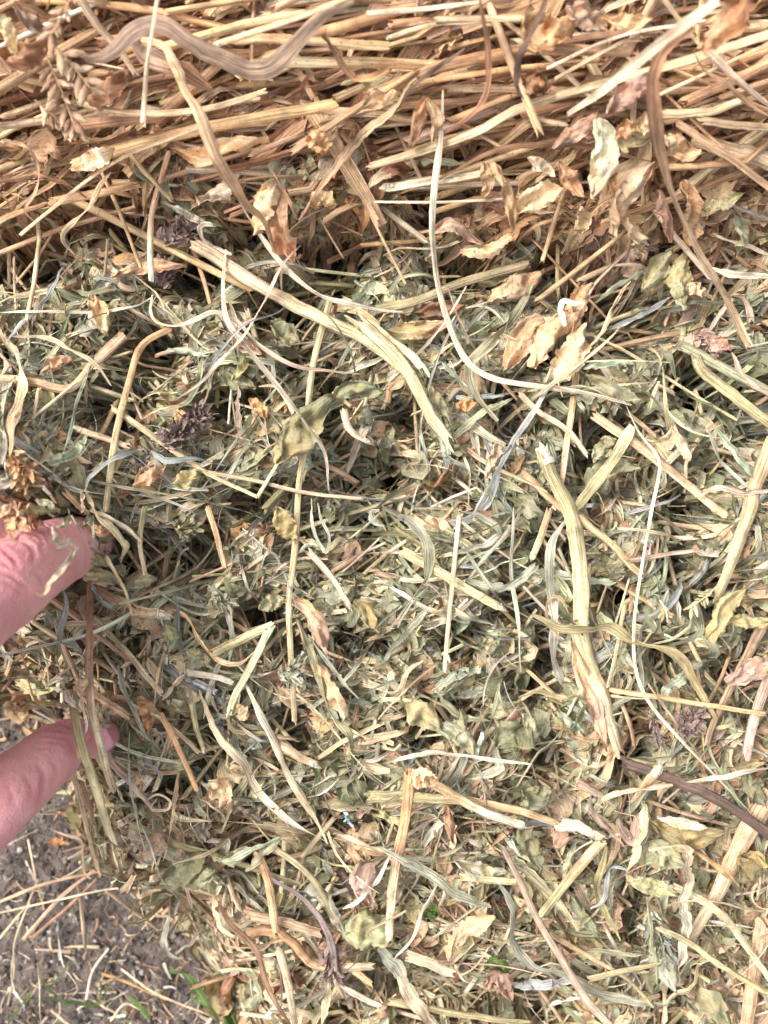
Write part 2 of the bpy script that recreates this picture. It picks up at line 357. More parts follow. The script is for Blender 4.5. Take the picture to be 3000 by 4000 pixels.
stuff('curling_grass_ribbons', 'blade', 3000, 30, M_BLADE, 16, 52, .8, 2.2, -2.5, 4, sec=SEC_B, K=22, where=lambda u, v, r: v > bandline(u)-120)
stuff('upper_leaf_fragments', 'leaf', 4200, 43, M_LEAF, 7, 19, 3.0, 8.0, -3, 2, sec=SEC_L(7), K=10, where=lambda u, v, r: v > bandline(u)-60)
stuff('draped_tan_leaves', 'leaf', 2600, 44, M_LEAF, 9, 23, 3.5, 8.5, -8, 0, sec=SEC_L(9), K=12, where=lambda u, v, r: (np.abs(v-np.interp(u, [0, 1200, 2200, 3000], [700, 740, 800, 760])-120*r.normal(size=len(u))) < 130) & (r.random(len(u)) < np.interp(u, [0, 900, 1700, 3000], [.35, .5, 1, 1])))
LIVELY = 1.5
stuff('long_thin_strands', 'blade', 1400, 41, M_BLADE, 32, 105, .5, 1.5, -4.5, 2, sec=SEC_B, K=30, where=lambda u, v, r: v > bandline(u)-200)
stuff('long_wide_blades', 'blade', 650, 42, M_BLADE, 28, 75, 1.6, 3.2, -3, 3, sec=SEC_B, K=26, where=lambda u, v, r: v > 1600)
LIVELY = 1.0
stuff('packed_stalks', 'stem', 1700, 25, M_STEM, 14, 55, .8, 2.2, 1, 12, sec=ring(7), closed=True, K=7)
topw = lambda u, v, r: v < bandline(u)-250+150*(nB(u/150, v/150)-.5)+60*r.normal(size=len(u))-160*np.clip((u-1500)/600, 0, 1)
stuff('top_layer_stalks', 'stem', 3000, 26, M_STEM, 25, 80, .8, 3.4, -1, 12, sec=ring(7), closed=True, K=7, where=topw)
stuff('top_layer_blades', 'blade', 8500, 27, M_BLADE, 18, 70, 1.4, 6.2, -2, 8, sec=SEC_B, K=10, where=topw)
stuff('top_layer_leaves', 'leaf', 19000, 28, M_LEAF, 7, 22, 2.6, 7.6, -2, 7, sec=SEC_L(7), K=9, where=lambda u, v, r: (v < bandline(u)+60) & (v > np.interp(u, [0, 900, 1500, 2200], [340, 430, 500, 380])+(80+260*(r.random(len(u)) < .2))*r.normal(size=len(u))))
stuff('upper_grass_blades', 'blade', 3800, 29, M_BLADE, 12, 38, 1.2, 3.7, -3, 3, sec=SEC_B, K=12, where=lambda u, v, r: v > bandline(u)-60)

# ------------------------------------------------------------------ single pieces traced one by one
def T(tile, x, y):
    if tile == 'F': return x*3000/1659, y*3000/1659
    if tile == 'A': return x*.3617, y*.3617+1900
    if tile == 'B': return x*.3617, y*.3617+2600
    t = int(tile)-1
    return x*1500/1659+1500*(t % 2), y*1500/1659+1000*(t//2)
TS = {'F': 3000/1659, 'A': .3617, 'B': .3617}
def catmull(p, K):
    p = np.array(p, float); n = len(p)
    if n == 2: return p[0]+(p[1]-p[0])*np.linspace(0, 1, K)[:, None]
    q = np.vstack([2*p[0]-p[1], p, 2*p[-1]-p[-2]])
    d = np.concatenate([[0], np.cumsum(np.linalg.norm(np.diff(p, axis=0), axis=1))]); d /= d[-1]
    t = np.linspace(0, 1, K); i = np.clip(np.searchsorted(d, t, side='right')-1, 0, n-2); f = ((t-d[i])/(d[i+1]-d[i]))[:, None]
    a, b, c, e = q[i], q[i+1], q[i+2], q[i+3]
    return .5*((2*b)+(-a+c)*f+(2*a-5*b+4*c-e)*f**2+(-a+3*b-3*c+e)*f**3)

NAMES = dict(stem='hay_stalk', blade='grass_blade', leaf='dried_leaf')
CATS = dict(stem='stalk', blade='grass blade', leaf='leaf')
GROUPS = dict(stem='loose hay stalks', blade='dried grass blades', leaf='dried leaves in the hay')
COUNT = dict(stem=0, blade=0, leaf=0)
hr = np.random.default_rng(77)
def path3(tile, pts, lift, K, zabs=None):
    z_given = len(pts[0]) == 3
    q = np.array([(*T(tile, p[0], p[1]), (p[2] if z_given else 0)) for p in pts], float)
    c = catmull(q, K)
    u, v = c[:, 0], c[:, 1]
    if z_given: z = c[:, 2]*.001
    else:
        z = S0(u, v); m = z.mean(); ker = np.ones(9)/9
        zz = np.convolve(np.pad(z, 4, 'edge'), ker, 'valid'); l = np.interp(np.linspace(0, 1, K), np.linspace(0, 1, len(lift)), lift) if hasattr(lift, '__len__') else lift
        z = zz+np.asarray(l)*.001
        if zabs is not None: z = np.interp(np.linspace(0, 1, K), np.linspace(0, 1, len(zabs)), zabs)*.001
        else: z = z+.003*np.clip((v-2300)/600, 0, 1)*(u > gx(v)+150)+.003*(v < 1150)+.0015*((v >= 1150) & (v < 2500))
        z = np.maximum(z, soil_z(*P(u, v, z)[:, :2].T)+.0012)
    return P(u, v, z), u, v, z
def as_thing(o, at, part, kids):
    """an Empty carries the name and label; the mesh and its kids become its parts"""
    nm = o.name; o.name = part; e = bpy.data.objects.new(nm, None); COL.objects.link(e); e.name = nm
    e.location = tuple(at); e.empty_display_size = .005
    for k in ('label', 'category', 'group'):
        if k in o: e[k] = o[k]; del o[k]
    for c in [o]+kids: c.parent = e; c.location = tuple(-np.array(at))
    return e
def hero(kind, tile, pts, w, colr, lift, label, c2=None, taper=None, node=None, cut=None, roll=0, twist=.35, mat=None, name=None, cat=None, group=None, fray=False, zabs=None):
    K = {'stem': 26, 'blade': 44, 'leaf': 26}[kind]
    if kind == 'leaf' and len(pts) == 2:                       # a leaf always bends a little
        (x0, y0), (x1, y1) = pts; pts = [pts[0], ((x0+x1)/2+(y1-y0)*.08, (y0+y1)/2-(x1-x0)*.08), pts[1]]
    C, u, v, z = path3(tile, pts, lift, K, zabs)
    seg = np.linalg.norm(np.diff(C, axis=0), axis=1).sum(); t = np.linspace(0, 1, K)
    wm = w*TS.get(tile, 1500/1659)*PXM*(D-z.mean())/D/2
    r = hr
    if kind == 'blade':
        C[:, 2] += .0012*np.sin(t*r.uniform(6, 14)+r.uniform(0, 6))*min(1, seg/.05)
        tp = taper if taper is not None else (.25, .25)
        prof = (tp[0]+(1-tp[0])*np.clip(t/.22, 0, 1)**.8)*(tp[1]+(1-tp[1])*np.clip((1-t)/.3, 0, 1)**.8)
        prof = prof*(1+.05*np.convolve(r.normal(size=K+4), np.ones(5)/2.2, 'valid'))
        sec = SEC_B; closed = False
        ro = roll+1.9*twist*np.sin(t*r.uniform(4, 12)+r.uniform(0, 6))+.8*twist*np.sin(t*r.uniform(14, 26)+r.uniform(0, 6)); jit = None
        sec = sec.copy(); sec[:, 1] *= r.uniform(.2, 1.3)*r.choice([-1, 1])
        C[:, :2] += np.convolve(r.normal(size=K+4), np.ones(5)/5, 'valid')[:, None]*r.normal(size=2)*wm*.28
    elif kind == 'stem':
        prof = np.ones(K)*(1-.12*t); sec = ring(12, .5); sec[:, :2] *= (1+.10*(np.arange(12) % 3 == 0)-.07*(np.arange(12) % 3 == 1))[:, None]; closed = True; ro = np.zeros(K)+r.uniform(-.4, .4)+.5*t*r.normal(); jit = None
        if taper: prof = prof*np.interp(t, [0, 1], taper)
        prof = prof*(1+.03*np.sin(t*23+r.uniform(0, 6)))
        if node is not None:
            for nd in np.atleast_1d(node): prof = prof*(1+.16*np.exp(-((t-nd)/.018)**2))
        C[:, :2] += np.convolve(r.normal(size=K+6), np.ones(7)/7, 'valid')[:, None]*wm*.25
    else:
        M = 13; sec = SEC_L(M); closed = False
        prof = np.sin(math.pi*np.clip(t, .015, .985))**r.uniform(.6, .9)
        prof = prof*(1+.08*np.convolve(r.normal(size=K+4), np.ones(5)/2.2, 'valid')+.03*r.normal(size=K))
        ro = roll+.35*np.sin(t*r.uniform(2, 5)+r.uniform(0, 6))
        a, b = np.meshgrid(t*r.uniform(5, 8), np.linspace(0, 5, M), indexing='ij'); off = r.uniform(0, 60)
        jit = (nA(a*.8+off, b*.8)-.5)*1.5+(nB(a*2.3+off, b*2.1)-.5)*.6
        jit = (jit*wm)[None]
        sec[:, 1] *= r.uniform(.3, 1.8)*r.choice([-1, 1])
        x = sec[:, 0]; sec[:, 0] = np.sin(x*1.25)/np.sin(1.25)
    Wd = (wm*prof)[None]
    V, F, Tn = sweep(C[None], Wd, ro[None] if ro.ndim == 1 else ro, sec, closed, jit, r)
    M = len(sec)
    if kind == 'leaf':                                         # toothed, torn margin
        for e in (0, 1, -1, -2):
            q_ = .07 if e in (0, -1) else .05
            V[:, :, e] += Tn*wm*r.normal(size=(1, K, 1))*q_*.9
            sd2 = V[:, :, e]-C[None]; V[:, :, e] += sd2*(r.normal(size=(1, K, 1))*q_)
    if kind == 'stem':
        am = 1.6 if fray else .5
        for e, sg in ((0, -1), (-1, 1)): V[:, e] += Tn[:, e][:, None]*(wm*r.normal(size=(1, M, 1))*am)
    if kind == 'blade' and taper is not None and taper[1] > .6:
        V[:, -1] += Tn[:, -1][:, None]*(wm*r.normal(size=(1, M, 1))*.7)
    c0 = lin(PAL[colr]); c1 = lin(PAL[c2]) if c2 else c0*(1+.05*r.normal(size=3)*[1, .6, .8])
    mixc = t if c2 is None else np.clip((t-.3)/.4, 0, 1)
    c = c0*(1-mixc[:, None])+c1*mixc[:, None]
    wx = 1/(1+math.exp((v.mean()-float(bandline(u.mean()))-60)/60.0)); c = c*(1-wx*(1-np.array([1.0, .92, .86])))
    c = c*np.exp(.09*r.normal())*(1+.07*np.convolve(r.normal(size=K+4), np.ones(5)/2.2, 'valid'))[:, None]
    cc = np.repeat(c[:, None], M, 1)
    if kind == 'leaf':
        e = np.abs(np.linspace(-1, 1, M)); a, b = np.meshgrid(t*6, np.linspace(0, 4, M), indexing='ij')
        pt = np.clip((nC(a+off, b+off)-.45)/.25, 0, 1)[..., None]*.6
        cc = cc*(1-pt)+cc*np.array([1.15, .95, .75])*pt; cc = cc*(1+.22*(e < .1))[None, :, None]
    if kind == 'stem' and node is not None:
        for nd in np.atleast_1d(node):
            k = np.exp(-((t-nd)/.016)**2)[:, None, None]; cc = cc*(1-k*.45)
    col = np.concatenate([np.clip(cc, 0, .88), np.ones((K, M, 1))], -1)
    g = grain(V, C[None], sec, Wd, np.array([hr.random()*500]))
    m = mat or dict(stem=M_STEM, blade=M_BLADE, leaf=M_LEAF)[kind]
    o = mesh_obj(name or NAMES[kind], V, F, col, g, m)
    tag(o, label, cat or CATS[kind], group or GROUPS[kind])
    if not name: COUNT[kind] += 1
    if cut is not None:
        kids = []                                              # the torn white pith showing at a cut end
        for e in (cut if isinstance(cut, tuple) else (cut,)):
            i = 0 if e == 0 else K-1; d = -Tn[0, i] if e == 0 else Tn[0, i]
            q = np.linspace(-1.4, .9, 7)[:, None]*wm*d+C[i]
            pf = np.array([.86, .87, .84, .8, .7, .5, .1])*wm*prof[i]
            V2, F2, T2 = sweep(q[None], pf[None], np.zeros((1, 7)), ring(9), True, None, r)
            V2 = V2+r.normal(size=V2.shape)*wm*.10
            V2[:, 4:] += (T2[:, 4:, None])*(wm*np.abs(r.normal(size=(1, 3, 9, 1)))*.45)
            c3 = np.ones((1, 7, 9, 4)); c3[..., :3] = lin((226, 214, 184))
            e2 = mesh_obj('pith', V2, F2, c3, V2*1000, M_STEM); kids.append(e2)
        return as_thing(o, C[K//2], 'stem', kids)
    return o
H = hero
# ---- brown top layer, left
H('blade', '1', [(285,212),(400,236),(500,190),(570,132),(680,112),(800,168),(920,230),(1050,282),(1150,290),(1230,235),(1330,140),(1420,60),(1530,-10)], 78, 'mauve', 24, 'wide mauve-tan grass ribbon waving across the top left', twist=.12, taper=(.1,.5))
H('blade', '1', [(575,165),(600,215),(690,262),(800,310),(915,385)], 82, 'mauve', 14, 'broad mauve-tan blade hanging under the wide waving ribbon', twist=.12, c2='brown')
H('blade', '1', [(600,165),(700,195),(760,290),(800,380),(870,520),(930,650),(990,780),(1060,880),(1130,950),(1195,1090)], 50, 'straw', [12,16,30,40,42,38,30,14], 'long tapering tan blade slanting down from the waving ribbon', c2='tan', taper=(.5,.3))
H('stem', '1', [(684,-20),(655,150),(632,300),(614,530)], 20, 'cream', 30, 'thin cream straw hanging upright over the wide ribbon')
H('stem', '1', [(640,230),(630,400),(626,550)], 12, 'cream', 28, 'short thin cream splinter beside the hanging cream straw')
H('stem', '1', [(938,190),(1250,88),(1540,-20)], 28, 'straw', 26, 'straight pale straw with a clean cut end near the top centre', cut=0)
H('stem', '1', [(320,712),(560,630),(860,562),(1180,500),(1445,452)], 50, 'gold', 7, 'thick speckled golden stalk under the tan slanting blade', node=(.18,))
H('stem', '1', [(1262,650),(1420,545),(1660,398),(1800,310)], 58, 'tan', 8, 'thick tan stalk left of centre with a ragged lower end', c2='gold')
H('stem', '1', [(232,872),(400,842),(560,808)], 42, 'gold', 6, 'short golden stalk stub at the lower edge of the brown layer', fray=True)
H('stem', '1', [(-60,980),(60,925),(200,885)], 48, 'gold', 5, 'golden stalk reaching the left edge below the brown layer', c2='orange')
H('stem', '1', [(90,1012),(400,762),(560,668),(730,602),(870,545)], 19, 'straw', 12, 'long thin straw climbing to the right over the golden stalk')
H('stem', '1', [(560,668),(640,758),(745,868)], 24, 'gold', 13, 'thin golden straw leaning down right under the long thin straw', c2='olive')
H('stem', '1', [(732,655),(690,790),(655,930),(650,1060),(655,1215)], 26, 'brown', [8,10,12,12], 'upright straw with brown top and cream foot near the purple flower', c2='cream')
H('blade', '1', [(1400,150),(1450,220),(1480,280),(1525,335),(1600,332),(1700,290)], 34, 'brown', 22, 'kinked glossy brown stalk strip at the top centre', c2='orange', taper=(.7,.7))
H('stem', '1', [(1080,280),(1300,268),(1659,272),(1900,280)], 42, 'straw', 5, 'horizontal pale straw stalk below the ribbon bend', c2='gold')
H('stem', '1', [(340,440),(480,480),(640,492),(800,485),(960,455),(1150,390)], 28, 'straw', 12, 'shallow bowed pale straw sagging below the brown leaf')
H('stem', '1', [(0,545),(130,528),(330,520),(460,495)], 34, 'straw', 6, 'pale straw lying level left of the bowed straw')
H('stem', '1', [(1000,180),(1200,165),(1500,190),(1680,200)], 50, 'gold', 8, 'spotted golden stalk just under the straight pale straw', node=.3)
H('stem', '1', [(340,-20),(420,110),(520,220),(590,320)], 38, 'straw', 13, 'pale stalk slanting down behind the wide ribbon', taper=(1,.7))
H('leaf', '1', [(740,640),(900,690),(1000,630),(1155,592)], 95, 'straw', 10, 'pale tan leaf with pointed ends right of the golden stalk')
H('leaf', '1', [(385,450),(470,400),(568,300)], 105, 'brown', 12, 'pointed smooth brown leaf between ribbon and bowed straw')
H('leaf', '1', [(-10,250),(90,250),(210,180)], 120, 'brown', 16, 'folded brown leaf at the left edge near the top')
H('leaf', '1', [(60,20),(150,110),(240,180)], 70, 'mauve', 22, 'rolled mauve leaf strip in the top left corner')
H('leaf', '1', [(0,60),(40,150),(70,240)], 75, 'straw', 26, 'cream husk leaf in the top left corner')
H('leaf', '1', [(330,740),(400,700),(490,640)], 80, 'cream', 12, 'dry pale leaf flake on the thick golden stalk')
H('blade', '1', [(690,870),(780,912),(840,945),(885,962)], 34, 'white', 9, 'white twisted blade above the purple flower', taper=(.4,.6))
H('blade', '1', [(1000,1100),(930,1072),(880,1035),(864,995),(880,968),(916,966)], 26, 'cream', 10, 'cream hooked blade right of the purple flower', taper=(.5,.8))
H('blade', '1', [(1285,945),(1235,840),(1170,720)], 16, 'tan', 10, 'left arm of the narrow tan V near the top centre')
H('blade', '1', [(1285,945),(1330,890),(1400,790),(1540,610),(1680,480),(1800,330)], 36, 'tan', [9,14,20,20], 'long tan blade forming the right arm of the narrow V', c2='straw')
H('leaf', '1', [(1180,770),(1130,900),(1120,1010)], 100, 'straw', 12, 'crumpled pale leaf hanging beside the slanting blade tip')
H('leaf', '1', [(1200,800),(1215,960),(1270,1140)], 120, 'tan', 9, 'long crumpled tan leaf hanging beneath the narrow V')
H('leaf', '1', [(880,860),(960,820),(1040,750)], 70, 'cream', 9, 'cream pointed leaf left of the crumpled hanging leaves')
H('leaf', '1', [(1370,900),(1390,860),(1450,890)], 70, 'straw', 9, 'small pale leaf flake right of the V')
H('leaf', '1', [(1340,560),(1380,620),(1410,660)], 90, 'gold', 13, 'round golden leaf stuck on the thick tan stalk')
H('leaf', '1', [(1560,470),(1640,430),(1720,420)], 80, 'straw', 13, 'pale leaf draped over the thick tan stalk')
H('blade', '1', [(0,600),(120,640),(170,760),(110,900),(150,960)], 18, 'tan', 12, 'bent thin tan blade at the left above the golden stub')
H('blade', '1', [(-20,790),(140,760),(300,800),(380,860)], 20, 'brown', 10, 'thin brown blade curving left of the golden stub')
H('blade', '1', [(480,740),(400,860),(330,950),(270,1030),(320,1100)], 24, 'straw', 12, 'straw blade falling into the green below the brown layer')
# ---- top layer, right
H('stem', '2', [(-60,720),(200,640),(400,570),(580,470),(900,372),(1200,290),(1460,215),(1720,130)], 54, 'straw', 11, 'long thick straw stalk with a purple joint crossing the top right', node=(.37,), taper=(.75,1.1))
H('blade', '2', [(790,500),(900,420),(1000,342),(1200,190),(1460,-20)], 42, 'cream', [26,40,50,56], 'smooth pale blade slanting up to the top right, nearest the camera', twist=.1, taper=(.5,.9))
H('blade', '2', [(1340,95),(1225,200),(1160,330),(1160,470),(1185,620),(1230,780),(1290,950),(1350,1106),(1440,1236),(1500,1330),(1585,1500)], 62, 'brown', [30,38,42,44,44,44,42,36,26,20], 'long arching brown blade sweeping down the right side', c2='straw', twist=.15, taper=(.5,.7))
H('blade', '2', [(255,380),(250,500),(240,620),(220,780),(208,950),(217,1106),(240,1256),(290,1416),(360,1556),(480,1632),(700,1672),(880,1702),(1065,1752)], 30, 'cream', [10,14,18,20,18,14,12,10,9,8], 'long thin cream blade dropping from the top band and curving right', twist=.25)
H('blade', '2', [(408,-20),(445,150),(452,300),(435,420),(370,505),(268,572)], 28, 'brown', 22, 'brown blade hanging from the top edge and hooking left')
H('blade', '2', [(705,-10),(645,120),(592,230),(572,340),(580,400),(600,432)], 34, 'dbrown', 24, 'dark brown blade hanging from the top edge right of centre', taper=(.5,.2))
H('blade', '2', [(350,210),(215,300),(100,405),(48,482)], 22, 'dbrown', 14, 'dark narrow strip slanting down left under the top straws')
H('blade', '2', [(195,805),(350,702),(500,642),(650,632),(900,640),(1160,690)], 24, 'brown', 11, 'thin brown stem arching level across the leafy right part', c2='brown')
H('stem', '2', [(10,812),(150,790),(430,745)], 42, 'cream', 9, 'cream stalk with a white torn end below the purple joint', cut=0)
H('stem', '2', [(1265,528),(1400,620),(1520,700),(1720,840)], 44, 'tan', 15, 'tan stalk slanting down to the right edge', taper=(.8,1))
H('stem', '2', [(1330,610),(1500,650),(1720,715)], 72, 'straw', 9, 'thickest pale stalk leaving at the right edge')
H('stem', '2', [(1200,490),(1400,484),(1540,435)], 52, 'straw', 10, 'stout pale stalk with a rounded end behind the arching blade')
H('stem', '2', [(1370,520),(1520,540),(1720,552)], 36, 'straw', 12, 'flattened straw stub above the thickest pale stalk', fray=True)
H('stem', '2', [(1385,215),(1520,335),(1720,505)], 30, 'cream', 20, 'pale straw slanting down right above the stalks at the right edge')
H('stem', '2', [(1185,412),(1400,312),(1720,160)], 16, 'straw', 18, 'thin straw crossing behind the pale slanting one at right')
H('stem', '2', [(1205,-10),(1345,175),(1400,235)], 22, 'straw', 24, 'thin straw from the top edge meeting the curled leaf')
H('stem', '2', [(738,342),(1010,190),(1110,170)], 17, 'straw', 14, 'thin pale straw with cut tip at the upper right, lower of two')
H('stem', '2', [(708,294),(1010,160),(1390,90)], 15, 'cream', 15, 'thin pale straw with cut tip at the upper right, upper of two')
H('stem', '2', [(20,165),(200,110),(420,92)], 20, 'straw', 14, 'lowest straw of the cut fan at top centre', cut=0)
H('stem', '2', [(220,86),(400,82),(600,78)], 26, 'straw', 14, 'middle straw of the cut fan at top centre')
H('stem', '2', [(-80,60),(150,40),(420,10)], 24, 'cream', 13, 'topmost pale straw of the cut fan at top centre')
H('stem', '2', [(-60,410),(100,345),(260,280),(600,215)], 50, 'gold', 6, 'golden stalk between the purple joint and the cut fan', c2='orange')
H('stem', '2', [(640,200),(900,160),(1200,130)], 30, 'brown', 7, 'dark speckled stalk under the curled leaf')
H('stem', '2', [(270,385),(500,380),(1000,395),(1430,385)], 30, 'straw', 5, 'level straw stalk under the long jointed stalk')
H('stem', '2', [(620,490),(700,520),(790,540)], 28, 'straw', 10, 'short pale splinter right of the purple joint')
H('stem', '2', [(-40,870),(240,874),(600,855)], 12, 'cream', 13, 'hair-thin cream straw running level under the cream cut stalk')
H('leaf', '2', [(925,512),(962,620),(940,740),(900,860)], 105, 'cream', 20, 'curled whitish leaf with dark specks standing up at right')
H('leaf', '2', [(730,645),(830,572),(925,485)], 80, 'mauve', 15, 'mauve-grey leaf pointing up left of the whitish leaf')
H('leaf', '2', [(990,1015),(1040,880),(1090,790),(1170,700)], 95, 'straw', 19, 'long twisted straw-coloured leaf beside the arching blade')
H('leaf', '2', [(1050,930),(1085,990),(1120,1095)], 115, 'straw', 17, 'spotted pale leaf hanging at the lower end of the twisted leaf')
H('leaf', '2', [(560,925),(650,860),(790,815)], 95, 'straw', 15, 'pale cupped leaf in the leafy right part')
H('leaf', '2', [(470,700),(540,840),(560,1000)], 62, 'tan', 16, 'narrow tan leaf curling down left of the cupped leaf')
H('leaf', '2', [(430,700),(450,790),(430,860)], 60, 'straw', 14, 'small pale leaf below the brown arching stem')
H('leaf', '2', [(960,495),(1050,410),(1150,320)], 95, 'mauve', 14, 'broad grey-mauve leaf behind the arching blade')
H('leaf', '2', [(120,640),(150,520),(178,415)], 64, 'tan', 13, 'left leaf of the split pair under the level straws')
H('leaf', '2', [(185,420),(225,520),(205,620)], 54, 'straw', 14, 'right leaf of the split pair under the level straws')
H('leaf', '2', [(600,60),(700,140),(820,100)], 150, 'gold', 14, 'large crumpled golden-brown leaf at the top edge')
H('leaf', '2', [(790,20),(880,80),(960,130)], 110, 'mauve', 14, 'grey-mauve leaf at the top edge')
H('leaf', '2', [(940,80),(1050,100),(1160,80)], 70, 'straw', 14, 'pale flat leaf right of the top edge leaves')
H('leaf', '2', [(1370,215),(1480,110),(1560,10),(1620,-60)], 150, 'tan', 32, 'big curled tan leaf at the top right corner', c2='brown')
H('leaf', '2', [(1375,905),(1480,868),(1555,835)], 68, 'sage', 13, 'smooth grey-green leaf among the tan leaves at right')
H('leaf', '2', [(1520,930),(1545,1010),(1530,1110)], 70, 'aqua', 12, 'pale green upright leaf at the right edge')
H('leaf', '2', [(1210,580),(1290,640),(1380,660)], 110, 'straw', 14, 'dotted pale leaf right of the arching blade')
H('leaf', '2', [(595,330),(660,360),(725,370)], 110, 'brown', 14, 'brown leaf with dark purple spots near the joint')
H('leaf', '2', [(1000,560),(1040,560),(1100,540)], 80, 'tan', 13, 'small round tan leaf left of the arching blade')
H('leaf', '2', [(1080,560),(1120,540),(1180,500)], 90, 'straw', 12, 'toothed pale leaf tucked behind the arching blade')
H('leaf', '2', [(620,680),(690,720),(740,760)], 70, 'cream', 15, 'whitish broken leaf left of the standing leaf')
H('leaf', '2', [(750,700),(790,760),(860,850)], 70, 'tan', 15, 'pointed tan leaf between the whitish leaves')
H('leaf', '2', [(1180,820),(1220,920),(1240,1050)], 50, 'pink', 16, 'narrow pinkish leaf hanging by the arching blade')
H('leaf', '2', [(1290,780),(1340,860),(1330,1060)], 85, 'tan', 15, 'folded tan leaf right of the arching blade')
H('leaf', '2', [(850,890),(860,950),(850,1020)], 66, 'straw', 14, 'pale leaf hanging between the cupped and twisted leaves')
H('leaf', '2', [(190,1010),(300,970),(420,1060)], 60, 'pink', 13, 'left pinkish blade-like leaf of the low fan')
H('leaf', '2', [(330,1080),(450,1075),(560,1010)], 60, 'straw', 13, 'right straw leaf of the low fan')
H('blade', '2', [(1418,1010),(1530,1050),(1700,1110)], 18, 'cream', 12, 'thin cream blade by the pale green upright leaf')
H('blade', '2', [(165,705),(260,700),(360,712)], 30, 'aqua', 7, 'pale aqua blade end beneath the purple joint stalk', taper=(.9,.5))
H('blade', '2', [(1340,230),(1370,280),(1460,360),(1659,500)], 22, 'tan', 22, 'rough tan strip descending from the curled corner leaf')
# ---- green middle, left
H('stem', 'F', [(418,525),(540,605),(690,682),(780,725),(880,800)], 27, 'straw', 10, 'thick pale yellow stalk slanting down right in the upper middle', c2='yellow', node=.45)
H('blade', '1', [(1030,860),(1070,930),(1130,1020),(1200,1120),(1290,1216),(1400,1286),(1560,1318),(1740,1345)], 24, 'cream', [6,9,12,14,12], 'cream blade running beside the thick pale yellow stalk')
H('blade', '3', [(662,170),(655,235),(680,285),(760,302),(850,272),(920,242),(1010,272),(1100,370),(1200,440),(1300,480),(1420,495),(1555,512)], 22, 'cream', 10, 'wavy cream-mauve ribbon curling over the upper left middle', c2='mauve')
H('blade', '3', [(975,-30),(960,150),(985,290),(1100,440),(1200,560),(1290,680),(1400,840),(1420,1010)], 25, 'cream', [12,13,12,10,8], 'long cream blade dropping past the wavy ribbon')
H('blade', '3', [(-30,242),(300,240),(420,236),(500,232),(600,215),(665,178)], 14, 'cream', 8, 'thin cream blade lying level at the left edge')
H('blade', '3', [(755,622),(880,530),(1020,380),(1100,260),(1235,30),(1300,-50)], 16, 'cream', 13, 'thin straight cream blade rising right across the cream drop')
H('stem', '3', [(740,312),(610,392),(552,570),(500,770),(470,980),(455,1110)], 28, 'orange', 9, 'golden straw with an orange top standing in the left middle', c2='yellow', node=.2)
H('stem', '3', [(480,655),(620,750),(800,870),(905,942),(1115,1042)], 24, 'yellow', 8, 'yellow straw falling to the right below the mauve flower spike', node=(.3,.68))
H('stem', '3', [(885,932),(1100,970),(1300,1020),(1565,1048)], 18, 'straw', 8, 'nearly level straw leaving the yellow straw')
H('stem', '3', [(1112,1042),(1205,885)], 18, 'yellow', 9, 'short yellow straw bent up from the end of the yellow one')
H('blade', '3', [(270,975),(330,1012),(375,1010),(395,955),(500,868),(620,830),(680,862),(730,885),(830,878),(970,905)], 28, 'blue', 10, 'blue-grey ribbon rippling across the left middle', twist=.6)
H('blade', '3', [(28,385),(100,282),(200,180),(275,50)], 20, 'blue', 8, 'blue-grey blade leaning right at the upper left')
H('blade', '3', [(20,360),(80,420),(95,520),(70,680),(35,860)], 48, 'straw', 9, 'pale broad blade bending down along the left edge', c2='tan')
H('blade', '3', [(0,400),(30,520),(20,700),(0,900)], 40, 'grey', 6, 'grey blade standing at the very left edge')
H('blade', '3', [(60,350),(200,352),(300,400),(400,460),(480,560)], 20, 'straw', 9, 'pale straw blade arching over at the left')
H('leaf', '3', [(1190,895),(1260,800),(1340,700),(1440,600)], 135, 'olive', 9, 'large toothed olive-tan leaf in the centre', c2='dgreen')
H('leaf', '3', [(1430,650),(1500,580),(1659,590)], 90, 'dgreen', 8, 'crumpled dull green leaf at the top of the toothed leaf')
H('leaf', '3', [(1165,280),(1225,330),(1295,372)], 92, 'dgreen', 7, 'dull green toothed leaf under the thick pale yellow stalk')
H('leaf', '3', [(480,92),(640,45),(805,40)], 64, 'tan', 8, 'long tan leaf lying by the purple flower')
H('leaf', '3', [(390,165),(420,250),(460,340)], 85, 'tan', 8, 'curled tan leaf left of the mauve wavy ribbon', c2='straw')
H('leaf', '3', [(570,1005),(650,935),(730,880)], 76, 'tan', 8, 'crinkled orange-tan leaf below the mauve flower spike')
H('leaf', '3', [(745,985),(810,960),(870,930)], 85, 'olive', 8, 'olive crumpled leaf beside the yellow straw')
H('leaf', '3', [(1075,615),(1120,660),(1150,700)], 55, 'orange', 7, 'orange folded leaf piece in the middle left')
H('leaf', '3', [(180,500),(240,460),(310,440)], 60, 'tan', 7, 'tan leaf at the far left above the brown stalk')
H('leaf', '3', [(1000,540),(1040,490),(1060,430)], 50, 'olive', 8, 'small twisted olive leaf below the wavy ribbon')
H('stem', '3', [(425,445),(540,335)], 50, 'tan', 5, 'short thick tan stalk behind the arching blade at left')
H('stem', '3', [(-20,525),(150,548),(300,572),(395,470)], 40, 'tan', 6, 'bent tan stalk at the left edge')
H('blade', '3', [(208,892),(300,862),(350,810),(385,765)], 50, 'aqua', 7, 'wide pale green blade end at the left', taper=(.9,.3))
H('blade', '3', [(275,850),(330,650),(385,470)], 15, 'aqua', 8, 'thin pale green blade rising from the wide green end')
H('blade', '3', [(1030,560),(1028,680),(1035,785)], 24, 'mauve', 6, 'mauve-grey upright blade right of the flower spike')
H('blade', '3', [(725,402),(800,408),(885,425)], 28, 'aqua', 6, 'aqua-grey blade beneath the wavy ribbon', taper=(.8,.8))
